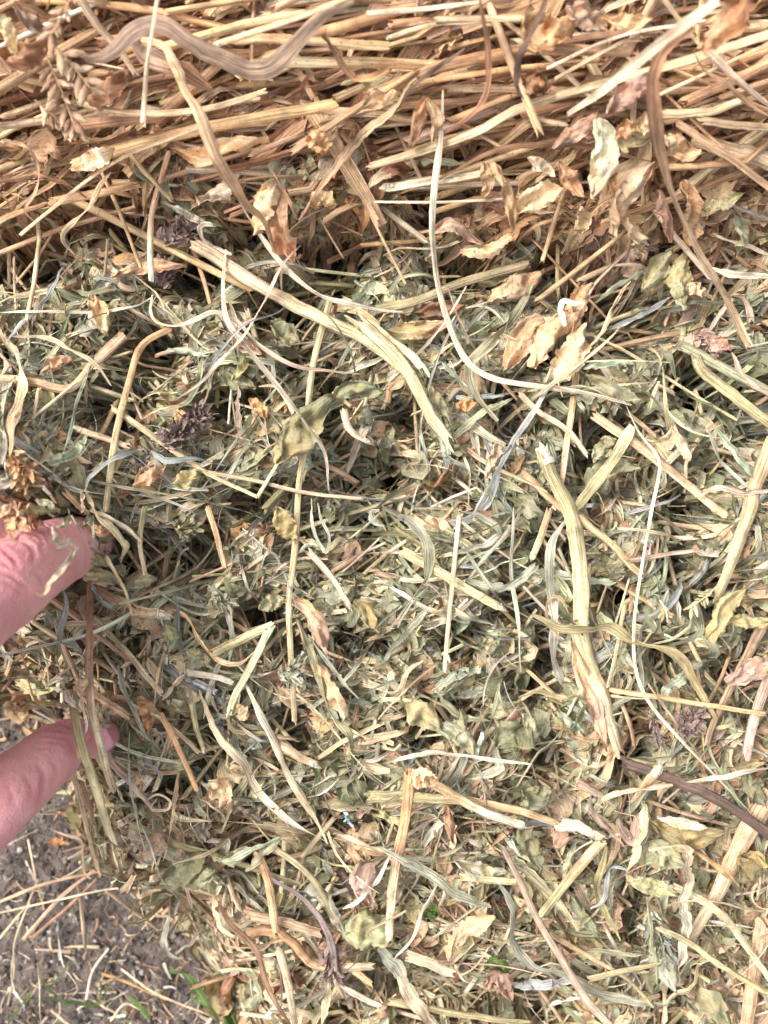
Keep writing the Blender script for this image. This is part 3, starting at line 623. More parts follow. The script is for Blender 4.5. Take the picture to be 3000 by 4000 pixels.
H('blade', '3', [(660,660),(740,660),(800,630),(850,560),(880,400)], 24, 'sage', 5, 'grey-green blade curving up left of centre')
H('stem', '3', [(330,745),(440,785),(555,822)], 26, 'straw', 8, 'short pale straw left of the flower spike', cut=0)
H('stem', '3', [(1485,665),(1515,755),(1585,802)], 30, 'straw', 8, 'bent straw with a cream cut end in the centre', cut=1)
H('stem', '3', [(1425,190),(1350,480),(1325,760),(1290,1000),(1285,1106),(1270,1306),(1246,1506),(1260,1806),(1272,2015)], 27, 'yellow', [4,4,4,6,9,10], 'very long upright pale green-yellow straw through the centre', node=(.3,.62))
H('stem', 'F', [(775,690),(850,762),(905,850),(962,945)], 26, 'yellow', 12, 'shredded yellow stalk end hanging at the upper centre', fray=True, node=.5)
H('stem', 'F', [(790,700),(860,745),(915,800)], 20, 'yellow', 10, 'upper split strand of the shredded yellow stalk', fray=True)
H('leaf', 'F', [(478,795),(500,820),(555,835)], 34, 'dgreen', 5, 'dull green leaf under the long thin cream rising blade')
H('blade', 'F', [(560,835),(600,838),(640,900),(690,950),(705,1000)], 11, 'straw', 7, 'thin straw blade falling left of the toothed leaf')
# ---- middle right
H('blade', '4', [(640,125),(545,280),(430,400),(370,480),(388,580),(450,670),(492,715)], 46, 'sage', 9, 'wide grey-green blade kinked in the upper right middle')
H('blade', '4', [(870,305),(845,400),(740,520),(640,680),(560,800),(480,950),(385,1115)], 27, 'blue', 11, 'long blue-grey blade sweeping down left from the leaf ball')
H('leaf', '4', [(525,495),(570,400),(640,310),(740,270)], 115, 'tan', 10, 'left leaf of the crumpled tan ball')
H('leaf', '4', [(640,480),(700,380),(760,300),(850,240)], 120, 'straw', 13, 'front leaf of the crumpled tan ball', c2='tan')
H('leaf', '4', [(700,550),(780,470),(840,380),(870,290)], 115, 'straw', 12, 'right leaf of the crumpled tan ball')
H('leaf', '4', [(820,330),(830,230),(860,150),(900,120)], 80, 'tan', 12, 'stem-end leaf of the crumpled tan ball')
H('blade', '4', [(780,305),(765,235),(775,195),(820,205),(865,205)], 24, 'cream', 19, 'cream hook curling on the leaf ball', taper=(.6,.6))
H('stem', '4', [(870,190),(920,110),(1050,-20)], 16, 'pink', 12, 'thin pinkish stem rising from the leaf ball')
H('leaf', '4', [(450,195),(560,150),(695,55)], 110, 'straw', 9, 'bright tan toothed leaf in the upper right middle', c2='tan')
H('leaf', '4', [(410,120),(520,80),(640,0)], 90, 'sage', 6, 'grey-green toothed leaf behind the bright tan leaf')
H('leaf', '4', [(1115,150),(1180,60),(1250,-40)], 90, 'sage', 10, 'left of two grey-green leaves hanging at right')
H('leaf', '4', [(1290,235),(1275,100),(1310,-20)], 95, 'sage', 11, 'right of two grey-green leaves hanging at right')
H('leaf', '4', [(1310,120),(1350,150),(1395,160)], 75, 'straw', 12, 'small curled straw leaf beside the hanging green leaves')
H('leaf', '4', [(15,325),(150,322),(285,290)], 84, 'olive', 7, 'long olive-tan leaf left of the kinked green blade', c2='tan')
H('leaf', '4', [(130,245),(240,232),(350,215)], 80, 'brown', 6, 'brown leaf above the long olive leaf')
H('stem', '4', [(-40,235),(150,190),(350,112),(620,35)], 40, 'olive', 8, 'olive stalk slanting up right above the tan leaves')
H('stem', '4', [(1290,388),(1450,475),(1720,620)], 44, 'sage', 9, 'upper of two green flat stalks at the right edge')
H('stem', '4', [(1350,440),(1380,500),(1500,600),(1720,765)], 48, 'olive', 10, 'lower of two green flat stalks at the right edge')
H('stem', '4', [(832,505),(800,760),(770,950),(735,1090)], 28, 'gold', 5, 'golden straw standing below the leaf ball', c2='straw')
H('stem', '4', [(1690,780),(1600,1000),(1580,1106),(1500,1326),(1440,1470)], 62, 'gold', 7, 'thick speckled yellow stalk at the right edge', c2='yellow', node=.45)
H('stem', '4', [(905,685),(1100,820),(1300,980),(1480,1130)], 42, 'tan', 6, 'tan stalk slanting down right in the right middle')
H('blade', '4', [(1075,735),(975,900),(825,1100)], 50, 'yellow', 9, 'broad ribbed yellow-green blade leaning left', c2='olive', taper=(.8,.6), twist=.1)
H('blade', '4', [(1425,735),(1500,830),(1595,955)], 32, 'aqua', 9, 'aqua blade slanting down at the right')
H('blade', '4', [(1400,740),(1440,860),(1500,930),(1600,1030)], 18, 'grey', 8, 'thin grey blade below the aqua blade')
H('blade', '4', [(1350,1045),(1450,1000),(1550,1022),(1700,1010)], 24, 'pink', 9, 'pinkish ribbon reaching the right edge')
H('leaf', '4', [(860,1050),(960,950),(1095,905)], 150, 'dgreen', 5, 'big dull green leaf beside the stout yellow-green stalk')
H('leaf', '4', [(900,880),(960,820),(1010,800)], 80, 'sage', 6, 'grey-green leaf above the big dull leaf')
H('leaf', '4', [(870,510),(980,570),(1100,630)], 80, 'sage', 8, 'ribbed grey-green leaf right of the leaf ball')
H('blade', '4', [(860,488),(950,465),(1065,458)], 34, 'aqua', 10, 'aqua blade sticking right from the leaf ball')
H('blade', '4', [(910,205),(1020,120),(1140,55)], 22, 'aqua', 9, 'upper of two blue-green blades right of the ball')
H('blade', '4', [(955,320),(1100,262),(1240,175)], 24, 'blue', 8, 'lower of two blue-green blades right of the ball')
H('blade', '4', [(1385,48),(1500,76),(1700,95)], 30, 'cream', 14, 'cream blade reaching the right edge over the brown blade')
H('stem', '4', [(600,935),(680,1010),(780,1100)], 30, 'gold', 6, 'golden straw beside the stout stalk top')
H('blade', '4', [(250,460),(310,520),(385,600)], 22, 'aqua', 8, 'right arm of the aqua fold left of the kinked blade')
H('blade', '4', [(130,540),(190,480),(250,460)], 26, 'aqua', 8, 'left arm of the aqua fold left of the kinked blade')
H('blade', '4', [(280,800),(370,720),(460,660),(560,610)], 34, 'sage', 7, 'grey-green blade rising right in the centre')
H('blade', '4', [(310,610),(400,612),(520,600)], 26, 'blue', 7, 'blue-grey blade end near the orange leaf scrap', taper=(.7,.4))
H('leaf', '4', [(310,660),(350,640),(410,640)], 55, 'orange', 7, 'orange leaf scrap under the blue-grey blade end')
H('stem', '4', [(590,595),(680,680),(800,760),(880,860)], 26, 'straw', 6, 'straw slanting behind the golden upright straw')
H('blade', '4', [(880,400),(950,320),(1000,200),(1060,110)], 18, 'straw', 10, 'thin straw blade curving up right of the leaf ball')
H('blade', '4', [(1040,620),(1100,760),(1180,870),(1180,960),(1150,1106),(1110,1380),(1085,1600),(1087,1776),(1130,1906),(1230,2036),(1400,2215),(1620,2440)], 14, 'cream', [8,9,9,12,14,14,12,10,8], 'very long whitish thread-like blade down the right middle', twist=.2)
H('leaf', '4', [(1380,330),(1440,380),(1500,410)], 60, 'pink', 10, 'pink dried petal leaf at right')
H('blade', '4', [(1500,415),(1560,530),(1700,620)], 24, 'pink', 10, 'pinkish blade hanging from the pink petals')
H('leaf', '4', [(1240,745),(1290,820),(1320,885)], 50, 'straw', 8, 'straw-coloured torn leaf tip at right')
H('leaf', '4', [(200,560),(240,640),(290,700)], 70, 'sage', 7, 'folded grey-green leaf by the shredded stalk')
H('leaf', '4', [(440,960),(470,880),(490,800)], 46, 'straw', 8, 'upright pale leaf left of the blue sweep')
# ---- hero stalk and lower right
H('stem', '4', [(690,850),(745,975),(800,1106),(835,1280),(848,1450),(850,1600)], 72, 'olive', [9,10,10,9], 'stout yellow-green stalk with torn top, upper length', c2='yellow', cut=0, node=.48)
H('stem', '6', [(845,495),(885,640),(950,830),(1015,1040)], 74, 'yellow', 6, 'lower length of the stout stalk beneath the olive blade', c2='straw')
H('leaf', '6', [(815,560),(850,700),(915,850),(965,1040)], 78, 'tan', 7, 'shrivelled brown sheath along the stout stalk', c2='pink')
H('stem', '6', [(78,170),(280,282),(495,412)], 42, 'yellow', 9, 'pale yellow cut stalk with white end in the centre', cut=1)
H('stem', '6', [(327,15),(302,250),(282,450),(262,685)], 20, 'straw', 13, 'thin upright straw crossing the pale cut stalk')
H('blade', '6', [(355,290),(440,325),(520,322),(580,300),(655,238)], 42, 'grey', 8, 'ribbed pale grey blade curving up in the centre', taper=(.3,.9))
H('blade', '6', [(780,40),(725,130),(718,280),(735,450),(728,600),(765,735)], 42, 'grey', 7, 'folded grey-green ribbed blade left of the stout stalk', taper=(.3,.9))
H('blade', '6', [(765,735),(790,620),(800,520)], 36, 'sage', 6, 'short return fold of the grey-green ribbed blade')
H('blade', '6', [(640,448),(750,488),(870,512),(970,498),(1080,560),(1200,590),(1290,640),(1335,720),(1400,830),(1435,895)], 50, 'olive', [10,11,13,13,12,10,8], 'long olive blade draped over the stout stalk', twist=.5)
H('stem', '6', [(715,-10),(672,120),(640,195)], 30, 'gold', 9, 'golden cut straw with a white foot in the centre right', c2='yellow', cut=1)
H('stem', '6', [(1042,398),(1005,600),(970,758)], 22, 'yellow', 9, 'short upright straw right of the stout stalk')
H('stem', '6', [(840,20),(960,125),(1115,272)], 32, 'gold', 7, 'golden straw slanting right from the stout stalk')
H('stem', '6', [(1055,212),(1200,188),(1335,168)], 20, 'pink', 8, 'pinkish straw pointing right with a frayed end', fray=True)
H('blade', '6', [(800,440),(765,375),(715,375),(700,430),(720,500),(790,575)], 16, 'gold', 8, 'thin golden loop left of the stout stalk')
H('leaf', '6', [(1565,330),(1470,420),(1400,560)], 90, 'olive', 11, 'pale green toothed leaf folded at the right edge')
H('leaf', '6', [(1470,455),(1560,475),(1680,480)], 64, 'olive', 10, 'rolled olive leaf reaching the right edge')
H('leaf', '6', [(1480,740),(1560,690),(1680,640)], 95, 'mauve', 9, 'grey-mauve toothed leaf at the right edge')
H('blade', '6', [(420,680),(320,705),(222,765)], 42, 'aqua', 8, 'upper arm of the sage folded blade in lower centre', taper=(.7,.6))
H('blade', '6', [(222,765),(270,830),(340,885),(460,905)], 34, 'sage', 8, 'lower arm of the sage folded blade in lower centre')
H('leaf', '6', [(70,815),(150,860),(250,945)], 115, 'olive', 8, 'broad olive leaf lower centre left of the aqua leaves')
H('leaf', '6', [(230,930),(320,960),(390,1060)], 95, 'aqua', 10, 'aqua-green crumpled leaf in the lower centre')
H('leaf', '6', [(300,1000),(340,920),(330,850)], 70, 'sage', 10, 'upright sage leaf over the aqua crumpled leaf')
H('leaf', '6', [(490,1020),(570,960),(650,990)], 130, 'dgreen', 8, 'round dull green leaf lower centre')
H('leaf', '6', [(600,870),(630,920),(650,1000)], 60, 'sage', 9, 'grey-green leaf standing on the round dull leaf')
H('blade', '6', [(560,-20),(552,250),(580,500),(592,690)], 18, 'grey', 9, 'thin pale upright blade left of the fold')
H('stem', '6', [(975,768),(1200,800),(1400,835),(1650,872)], 22, 'gold', 9, 'long thin straw running right from the stout stalk')
H('stem', '6', [(1640,480),(1520,720),(1430,900),(1400,1000)], 50, 'tan', 5, 'tan stalk leaning behind the right edge leaves')
H('stem', '6', [(1690,620),(1600,900),(1560,1060)], 44, 'pink', 6, 'pinkish pale stalk at the right edge below the mauve leaf')
H('blade', '6', [(-20,1088),(160,1045),(400,1060),(640,1095)], 20, 'cream', 11, 'cream blade running level across the lower middle')
H('blade', '6', [(55,15),(130,55),(185,130),(195,220),(175,315)], 52, 'grey', 10, 'folded grey-mauve blade hanging in the centre', c2='sage')
H('blade', '6', [(0,640),(60,560),(130,480),(200,400)], 34, 'grey', 6, 'grey blade leaning left of the thin upright straw')
H('blade', '6', [(170,640),(100,690),(60,780),(-20,770)], 22, 'tan', 7, 'tan curled blade lower left of the upright straw')
H('blade', '6', [(360,300),(430,200),(560,60),(600,-30)], 22, 'grey', 8, 'grey blade climbing right above the ribbed pale blade')
H('blade', '6', [(320,170),(440,140),(500,80),(420,20),(330,0)], 30, 'grey', 8, 'curving grey blade in the upper centre')
H('blade', '6', [(700,250),(800,280),(900,300),(985,305)], 34, 'aqua', 4, 'aqua blade end behind the stout stalk', taper=(.5,.95))
H('blade', '6', [(1200,800),(1260,740),(1320,690)], 50, 'aqua', 7, 'aqua blade under the draped olive blade', taper=(.6,.8))
H('blade', '6', [(755,870),(800,905),(860,950)], 34, 'aqua', 8, 'short striped green blade left of the brown sheath', taper=(.95,.8))
H('blade', '6', [(580,800),(660,775),(760,800),(870,800)], 24, 'olive', 8, 'olive curly blade left of the brown sheath')
H('blade', '6', [(400,1060),(415,1000),(435,940)], 20, 'white', 10, 'short white blade standing in the lower centre')
H('blade', '6', [(400,1040),(470,880),(500,740)], 22, 'sage', 7, 'green blade rising over the aqua leaf')
# ---- by the hand
H('leaf', 'A', [(900,560),(1060,600),(1240,560)], 150, 'sage', 0, 'curled sage leaf covering the upper fingertip', zabs=[17,20,14])
H('leaf', 'A', [(1000,420),(1080,480),(1200,500)], 110, 'tan', 0, 'tan leaf flake covering the upper fingertip', zabs=[20,22,18])
H('leaf', 'A', [(1050,700),(1150,760),(1260,740)], 130, 'dgreen', 0, 'dull leaf tucked under the upper fingertip', zabs=[12,15,12])
H('leaf', 'A', [(380,150),(500,190),(640,290)], 110, 'sage', 0, 'dull green leaf tip hanging over the upper finger', zabs=[46,46,42])
H('leaf', 'A', [(240,210),(380,260),(560,270)], 90, 'olive', 0, 'long olive leaf edging the top of the upper finger', zabs=[48,48,44])
H('leaf', 'A', [(-60,330),(30,260),(120,180)], 130, 'tan', 0, 'tan leaf above the upper finger at the left edge', zabs=[50,52,50])
H('leaf', 'A', [(1010,330),(950,380),(890,430)], 100, 'sage', 0, 'small green leaf over the upper fingertip', zabs=[20,24,25])
H('stem', 'A', [(700,60),(850,210),(960,300)], 60, 'gold', 0, 'golden straw stub pointing at the upper fingertip', zabs=[34,28,22], fray=True)
H('blade', 'A', [(880,40),(890,150),(900,210),(880,290)], 50, 'straw', 0, 'small golden blade hanging above the upper fingertip', zabs=[34,32,30,28])
H('blade', 'A', [(920,60),(1060,320),(1220,470),(1330,620),(1350,700),(1300,820)], 74, 'yellow', 0, 'pale folded grass blade bending over the upper fingertip', zabs=[30,26,22,20,18,16])
H('blade', 'A', [(1030,270),(1200,340),(1400,470),(1540,590)], 36, 'cream', 0, 'cream stem running to the pale joint right of the hand', zabs=[26,24,20,16])
H('blade', 'A', [(745,240),(735,320),(690,420),(600,450),(595,520),(640,600),(760,620),(870,655)], 90, 'sage', [10,16,24,30,33,30,26,22], 'green folded leaf blade lying on the upper finger', c2='cream', taper=(.3,.5), twist=.8, zabs=[40, 46, 53, 60, 62, 58, 52, 48])
H('blade', 'A', [(815,665),(740,790),(620,960),(540,1060),(500,1140),(430,1192),(365,1142)], 66, 'cream', [22,28,36,40,42,42,40], 'pale narrow blade lying across the upper finger', c2='straw', taper=(.7,.2), zabs=[46, 49, 57, 60, 60, 60, 64])
H('stem', 'A', [(615,692),(740,680),(860,655)], 18, 'pink', [36,30,22], 'tiny pinkish splinter touching the upper finger', zabs=[58, 52, 47])
H('stem', 'A', [(465,5),(540,90),(600,175)], 36, 'white', 22, 'short white straw just above the upper finger', cut=1, zabs=[46, 44, 40])
H('stem', 'A', [(768,310),(820,400),(882,500)], 18, 'grey', [26,25,22], 'thin grey splinter on the upper finger', zabs=[40, 42, 38])
H('blade', 'A', [(1010,310),(1005,480),(990,590),(900,650),(870,740)], 32, 'sage', [14,16,18,18], 'thin green blade beside the upper fingertip', zabs=[22, 24, 26, 28, 28])
H('blade', 'A', [(900,650),(1000,660),(1100,720),(1190,770)], 34, 'grey', [20,18,12], 'grey blade running right from the upper finger', zabs=[30, 24, 14])
H('blade', 'A', [(860,660),(950,600),(1100,550),(1150,600),(1155,740)], 26, 'tan', [20,16,12], 'thin tan curl over the upper fingertip', zabs=[30, 24, 18, 14, 10])
H('leaf', 'A', [(860,810),(960,920),(1100,960),(1270,1060)], 215, 'olive', 13, 'crumpled green leaf right beside the upper finger', c2='sage', zabs=[26, 22, 16, 12])
H('leaf', 'A', [(930,800),(1050,810),(1165,830)], 150, 'olive', 14, 'small yellow-green leaf above the crumpled one by the finger', zabs=[28, 22, 17])
H('leaf', 'A', [(1360,1090),(1500,1030),(1680,990)], 150, 'sage', 12, 'wrinkled grey-green leaf right of the golden stub')
H('leaf', 'A', [(1240,860),(1300,900),(1370,940)], 120, 'sage', 10, 'rounded green leaf above the golden bent stub')
H('stem', 'A', [(1158,775),(1280,990),(1360,1150),(1432,1380)], 50, 'gold', 17, 'golden straw with a cut top leaning by the hand', cut=0, zabs=[22, 19, 16, 13])
H('stem', '5', [(572,432),(640,436),(712,447)], 52, 'gold', 12, 'stubby golden stalk piece with a white end', cut=1, c2='straw')
H('stem', 'A', [(1050,1110),(1200,1190),(1440,1290)], 90, 'brown', 7, 'brown stalk behind the leaning golden straw', c2='gold')
H('blade', 'A', [(690,1000),(660,1100),(705,1250),(700,1380),(655,1540),(680,1660),(800,1720),(880,1790),(905,1920),(870,2090)], 72, 'blue', [16,16,14,10,6,4,2,0,-2], 'blue-grey ribbon winding down below the upper finger', twist=.6, zabs=[28, 26, 22, 18, 14, 10, 8, 6, 6, 5])
H('blade', 'A', [(985,1030),(1040,1160),(1120,1260),(1220,1330)], 50, 'blue', 12, 'short blue-grey blade right of the upright brown stalk')
H('stem', 'A', [(960,1050),(972,1250),(968,1500),(965,2000),(972,2200),(1000,2440),(1090,2800),(1180,3130),(1245,3290)], 92, 'brown', [14,16,18,20,22,24,24,20,16], 'long tan stalk standing right of both fingers', c2='straw', node=.5, zabs=[10, 16, 22, 24, 26, 28, 26, 22, 14])
H('stem', 'B', [(790,330),(830,600),(870,800),(930,1010),(1040,1350),(1190,1810)], 108, 'olive', [24,32,34,32,30,26], 'frayed yellow-green stalk in front of the lower finger', c2='yellow', taper=(.75,1.35), fray=True, zabs=[28, 33, 34, 33, 28, 22])
H('stem', 'B', [(760,400),(800,640),(850,960)], 56, 'gold', [22,30,33], 'split golden strand at the lower finger', fray=True, zabs=[26, 31, 32])
H('stem', 'B', [(770,1130),(880,1500),(980,1900),(1080,2240)], 90, 'tan', 16, 'tan stalk hanging below the lower finger', taper=(.8,1), zabs=[22, 20, 16, 8])
H('stem', 'B', [(860,1250),(960,1500),(1010,1700)], 60, 'brown', 12, 'brown stalk shadowed behind the frayed yellow one', zabs=[16, 14, 6])
H('blade', 'B', [(790,130),(710,150),(690,230),(730,330),(800,420),(870,500)], 74, 'cream', [20,24,26,26,24], 'cream curled ribbon above the lower fingertip', taper=(.6,.3), twist=.5, zabs=[24, 28, 30, 31, 32, 33])
H('blade', 'B', [(865,290),(890,480),(935,660),(915,750)], 44, 'cream', [20,26,28], 'narrow cream blade hanging in front of the lower fingertip', zabs=[28, 31, 33, 31])
H('leaf', 'B', [(800,200),(870,200),(940,220)], 130, 'straw', 24, 'torn pale husk at the joint of the long tan stalk', zabs=[31, 31, 31])
H('leaf', 'B', [(1060,590),(1130,650),(1200,640)], 60, 'grey', 16, 'small grey leaf scrap above the fingernail', zabs=[15, 18, 16])
H('leaf', 'B', [(1500,380),(1560,480),(1570,640)], 110, 'brown', 9, 'folded brown leaf right of the lower fingertip')
H('blade', 'B', [(1270,0),(1340,250),(1450,500),(1610,820)], 60, 'grey', 10, 'long grey blade right of the lower finger')
H('stem', 'B', [(1140,920),(1300,1150),(1450,1330),(1660,1560)], 90, 'pink', 8, 'flat pinkish stalk slanting down right of the frayed stalk')
H('stem', 'B', [(1020,300),(1200,420),(1400,560)], 90, 'tan', 8, 'tan stalk slanting behind the long upright stalk')
H('blade', 'B', [(1410,700),(1390,1100),(1420,1450),(1500,1750),(1640,2160)], 22, 'grey', 12, 'thin grey-green thread hanging at the lower left', zabs=[16, 14, 12, 8, 2])
H('blade', '5', [(430,-10),(480,60),(535,130),(540,160),(518,205)], 34, 'yellow', 13, 'pale yellow-green folded blade right of the upper fingertip', twist=.5)
H('stem', '5', [(390,-10),(500,40),(612,126)], 16, 'straw', 14, 'thin straw meeting the joint right of the hand')
H('stem', '5', [(625,-20),(603,125),(628,275)], 22, 'olive', 12, 'thin stalk with a pale joint right of the hand', node=.48, c2='straw')
H('stem', '5', [(900,-20),(938,110),(972,240)], 25, 'gold', 8, 'golden straw standing left of the long centre straw')
H('leaf', '5', [(1190,-20),(1240,60),(1290,110)], 100, 'olive', 10, 'smooth olive leaf on the long centre straw')
H('blade', '5', [(1290,110),(1350,140),(1420,150),(1470,110)], 36, 'olive', 9, 'olive blade curling right from the smooth olive leaf')
H('blade', '5', [(1345,-60),(1350,60),(1400,172),(1420,120),(1385,20),(1370,-40)], 18, 'aqua', 12, 'narrow aqua loop right of the long centre straw')
H('blade', '5', [(1290,180),(1330,140),(1380,150)], 16, 'aqua', 12, 'tiny aqua blade under the narrow loop')
H('blade', '5', [(1659,60),(1610,40),(1600,5),(1640,-10)], 26, 'grey', 10, 'small grey coil in the picture centre')
H('stem', '5', [(920,612),(1040,550),(1178,488)], 42, 'olive', 9, 'pale olive stalk piece, upper arm of the bent pair', c2='yellow')
H('stem', '5', [(1170,495),(1065,700),(1010,800),(985,870)], 34, 'yellow', 10, 'yellow stalk piece, lower arm of the bent pair')
H('blade', '5', [(735,418),(800,450),(870,560),(950,640),(1040,652),(1105,600)], 24, 'gold', 8, 'curved golden blade left of the bent pair')
H('stem', '5', [(808,692),(900,706),(1005,732)], 28, 'cream', 9, 'cream straw lying level in the lower left middle')
H('blade', '5', [(700,812),(760,740),(812,690)], 20, 'straw', 9, 'short straw blade joining the level cream straw')
H('blade', '5', [(800,725),(870,745),(935,780)], 26, 'blue', 8, 'blue-grey blade end below the level cream straw', taper=(.3,.9))
H('leaf', '5', [(1265,375),(1340,430),(1395,540),(1410,640)], 84, 'tan', 8, 'upper half of the twisted brown leaf strip in lower centre', c2='pink')
H('leaf', '5', [(1350,640),(1400,720),(1450,800),(1500,880)], 80, 'tan', 7, 'lower half of the twisted brown leaf strip', c2='straw')
H('blade', '5', [(1290,465),(1340,600),(1375,720),(1430,870),(1510,970),(1525,1110),(1560,1200)], 36, 'sage', [9,9,8,9], 'long sage blade running down the lower centre', twist=.6)
H('blade', '5', [(1330,530),(1440,680),(1550,810)], 18, 'aqua', 10, 'thin aqua blade crossing the twisted brown strip')
H('blade', '5', [(860,770),(930,940),(1050,1090),(1100,1196),(1250,1326),(1415,1436)], 36, 'straw', 10, 'long pinkish straw, left arm of the big V at the bottom', c2='cream')
H('blade', '5', [(1055,740),(1150,920),(1230,1106),(1330,1276),(1415,1436)], 32, 'cream', 10, 'long straw, right arm of the big V at the bottom', c2='straw')
H('stem', '5', [(1200,1000),(1280,1050),(1360,1090)], 44, 'tan', 7, 'thick tan stub right of the big V', cut=1)
H('stem', '5', [(700,880),(760,1000),(812,1115),(850,1200)], 24, 'orange', 9, 'orange straw slanting at the lower left')
H('stem', '5', [(405,455),(540,600),(700,785)], 26, 'olive', 9, 'olive straw slanting down right of the fingers', c2='straw')
H('stem', '5', [(205,365),(350,470),(560,640)], 24, 'tan', 6, 'tan straw slanting between the two fingers')
H('stem', '5', [(600,800),(740,930),(860,1040)], 30, 'tan', 6, 'tan straw under the orange straw')
H('stem', '5', [(830,830),(850,930),(880,1030)], 24, 'olive', 8, 'short olive straw with frayed foot', cut=1)
H('blade', '5', [(880,890),(930,700),(1000,560),(960,400),(900,330)], 26, 'grey', 7, 'grey blade arching left of the bent pair')
H('blade', '5', [(900,310),(985,400),(1000,520),(992,650)], 28, 'grey', 9, 'grey blade dropping over the bent pair')
H('blade', '5', [(990,860),(1000,930),(1100,960),(1200,970),(1300,985)], 22, 'olive', 8, 'olive blade curving from the yellow arm foot')
H('leaf', '5', [(800,600),(860,640),(910,640)], 75, 'sage', 9, 'wrinkled sage leaf left of the curved golden blade')
H('leaf', '5', [(710,480),(740,540),(735,600)], 70, 'sage', 10, 'upright wrinkled sage leaf right of the golden stub')
H('leaf', '5', [(600,810),(640,880),(630,960)], 80, 'orange', 9, 'orange crumpled leaf at the lower left')
H('leaf', '5', [(1010,830),(1050,860),(1060,900)], 60, 'straw', 9, 'straw leaf flake near the yellow arm foot')
H('leaf', '5', [(1120,420),(1170,390),(1230,380)], 70, 'sage', 8, 'green leaf left of the long centre straw')
H('leaf', '5', [(1530,380),(1600,430),(1640,520)], 90, 'olive', 8, 'olive wide leaf right of the twisted strip')
H('stem', '5', [(1335,165),(1430,280),(1510,410)], 28, 'straw', 8, 'straw stub slanting in the centre', cut=1)
# ---- bottom left
H('stem', '7', [(560,245),(740,318),(900,370),(1100,440),(1300,500)], 34, 'olive', 8, 'olive stalk slanting down through the lower left')
H('stem', '7', [(1108,355),(1160,500),(1192,705)], 36, 'orange', 12, 'orange jointed straw, upright piece at bottom', c2='gold')
H('stem', '7', [(1195,700),(1280,770),(1350,845),(1460,862),(1610,855)], 36, 'orange', 11, 'orange jointed straw bending right at the bottom', c2='straw', node=.4)
H('stem', '7', [(1195,715),(1120,705),(1050,725)], 38, 'orange', 10, 'orange jointed straw, short left arm')
H('stem', '7', [(1205,780),(1245,930),(1275,1130)], 34, 'straw', 11, 'pale straw running down to the bottom edge')
H('stem', '7', [(1070,635),(1220,665),(1400,715)], 42, 'tan', 8, 'thick tan straw behind the orange joint')
H('stem', '7', [(965,835),(1100,820),(1265,788)], 26, 'straw', 10, 'pale straw crossing left of the orange joint')
H('stem', '7', [(1500,850),(1550,890),(1600,930)], 36, 'gold', 10, 'short golden piece right of the orange straw')
H('stem', '7', [(1155,325),(1300,430),(1380,520),(1445,650)], 26, 'yellow', 11, 'green-yellow thin stalk slanting at the bottom centre', c2='olive')
H('blade', '7', [(785,545),(735,640),(710,740),(725,800),(765,832)], 32, 'grey', 16, 'grey-cream blade hooked over the bare soil')
H('stem', '7', [(1175,480),(1300,555),(1385,645),(1430,750),(1445,870)], 30, 'purple', 13, 'mauve-brown flower stem drooping at the bottom', taper=(.7,1.6))
H('blade', '7', [(945,565),(1000,680),(1100,790),(1160,950),(1260,1110)], 26, 'brown', 14, 'thin brown blade curving down to the bottom edge', twist=.1)
H('blade', '7', [(555,-20),(590,200),(700,470),(770,560),(885,785)], 10, 'grey', 22, 'hair-like grey fibre down the lower left')
H('blade', '7', [(765,20),(760,130),(730,300),(705,400)], 12, 'gold', 12, 'thin golden curl in the lower left hay')
H('blade', '7', [(620,150),(680,115),(735,140),(720,180),(650,180),(680,130)], 12, 'straw', 14, 'small coiled straw tendril lower left')
H('leaf', '7', [(700,480),(790,440),(890,380)], 100, 'dgreen', 12, 'dark green crumpled leaf above the bare soil')
H('leaf', '7', [(760,490),(850,480),(930,450)], 80, 'sage', 12, 'grey-green crumpled leaf below the dark green one')
H('leaf', '7', [(600,380),(650,360),(700,280)], 80, 'mauve', 12, 'grey-mauve leaf beside the olive stalk')
H('leaf', '7', [(920,380),(1000,390),(1070,340)], 60, 'sage', 12, 'pale sage leaf on the olive stalk')
H('blade', '7', [(960,405),(1080,360),(1210,300)], 30, 'aqua', 14, 'pale aqua blade pointing up right at the bottom')
H('blade', '7', [(1210,300),(1140,370),(1060,450)], 36, 'sage', 13, 'second aqua blade of the lower fork')
H('leaf', '7', [(900,60),(950,90),(960,170)], 90, 'tan', 10, 'rolled tan leaf by the tan stub lower left')
H('leaf', '7', [(200,320),(250,320),(300,330)], 36, 'orange', 8, 'orange husk at the edge of the soil')
H('leaf', '7', [(1290,530),(1380,560),(1490,700)], 70, 'grey', 10, 'grey leaf at the bottom centre')
H('leaf', '7', [(1440,680),(1540,690),(1690,700)], 150, 'sage', 8, 'large smooth grey-green leaf at the bottom centre')
H('leaf', '7', [(1560,400),(1570,520),(1600,600)], 110, 'mauve', 11, 'grey-mauve withered leaf right of the big V')
H('blade', '7', [(1440,280),(1520,310),(1620,345),(1720,380)], 22, 'straw', 13, 'straw blade leaving right from the big V foot')
H('blade', '7', [(1480,610),(1550,570),(1620,500),(1680,390)], 20, 'cream', 14, 'cream blade curving up at the bottom centre')
H('stem', '7', [(1460,940),(1560,990),(1640,1030)], 30, 'cream', 9, 'cream straw near the bottom centre edge')
H('blade', '7', [(1420,900),(1410,1000),(1390,1110)], 36, 'straw', 12, 'straw blade to the bottom edge below the drooping flower')
H('blade', '7', [(1060,880),(1120,980),(1060,1110)], 44, 'sage', 12, 'grey-green blade at the bottom edge')
H('leaf', '7', [(900,900),(960,1000),(1000,900)], 110, 'olive', 10, 'brown-olive crumpled leaf above the living grass', c2='brown')
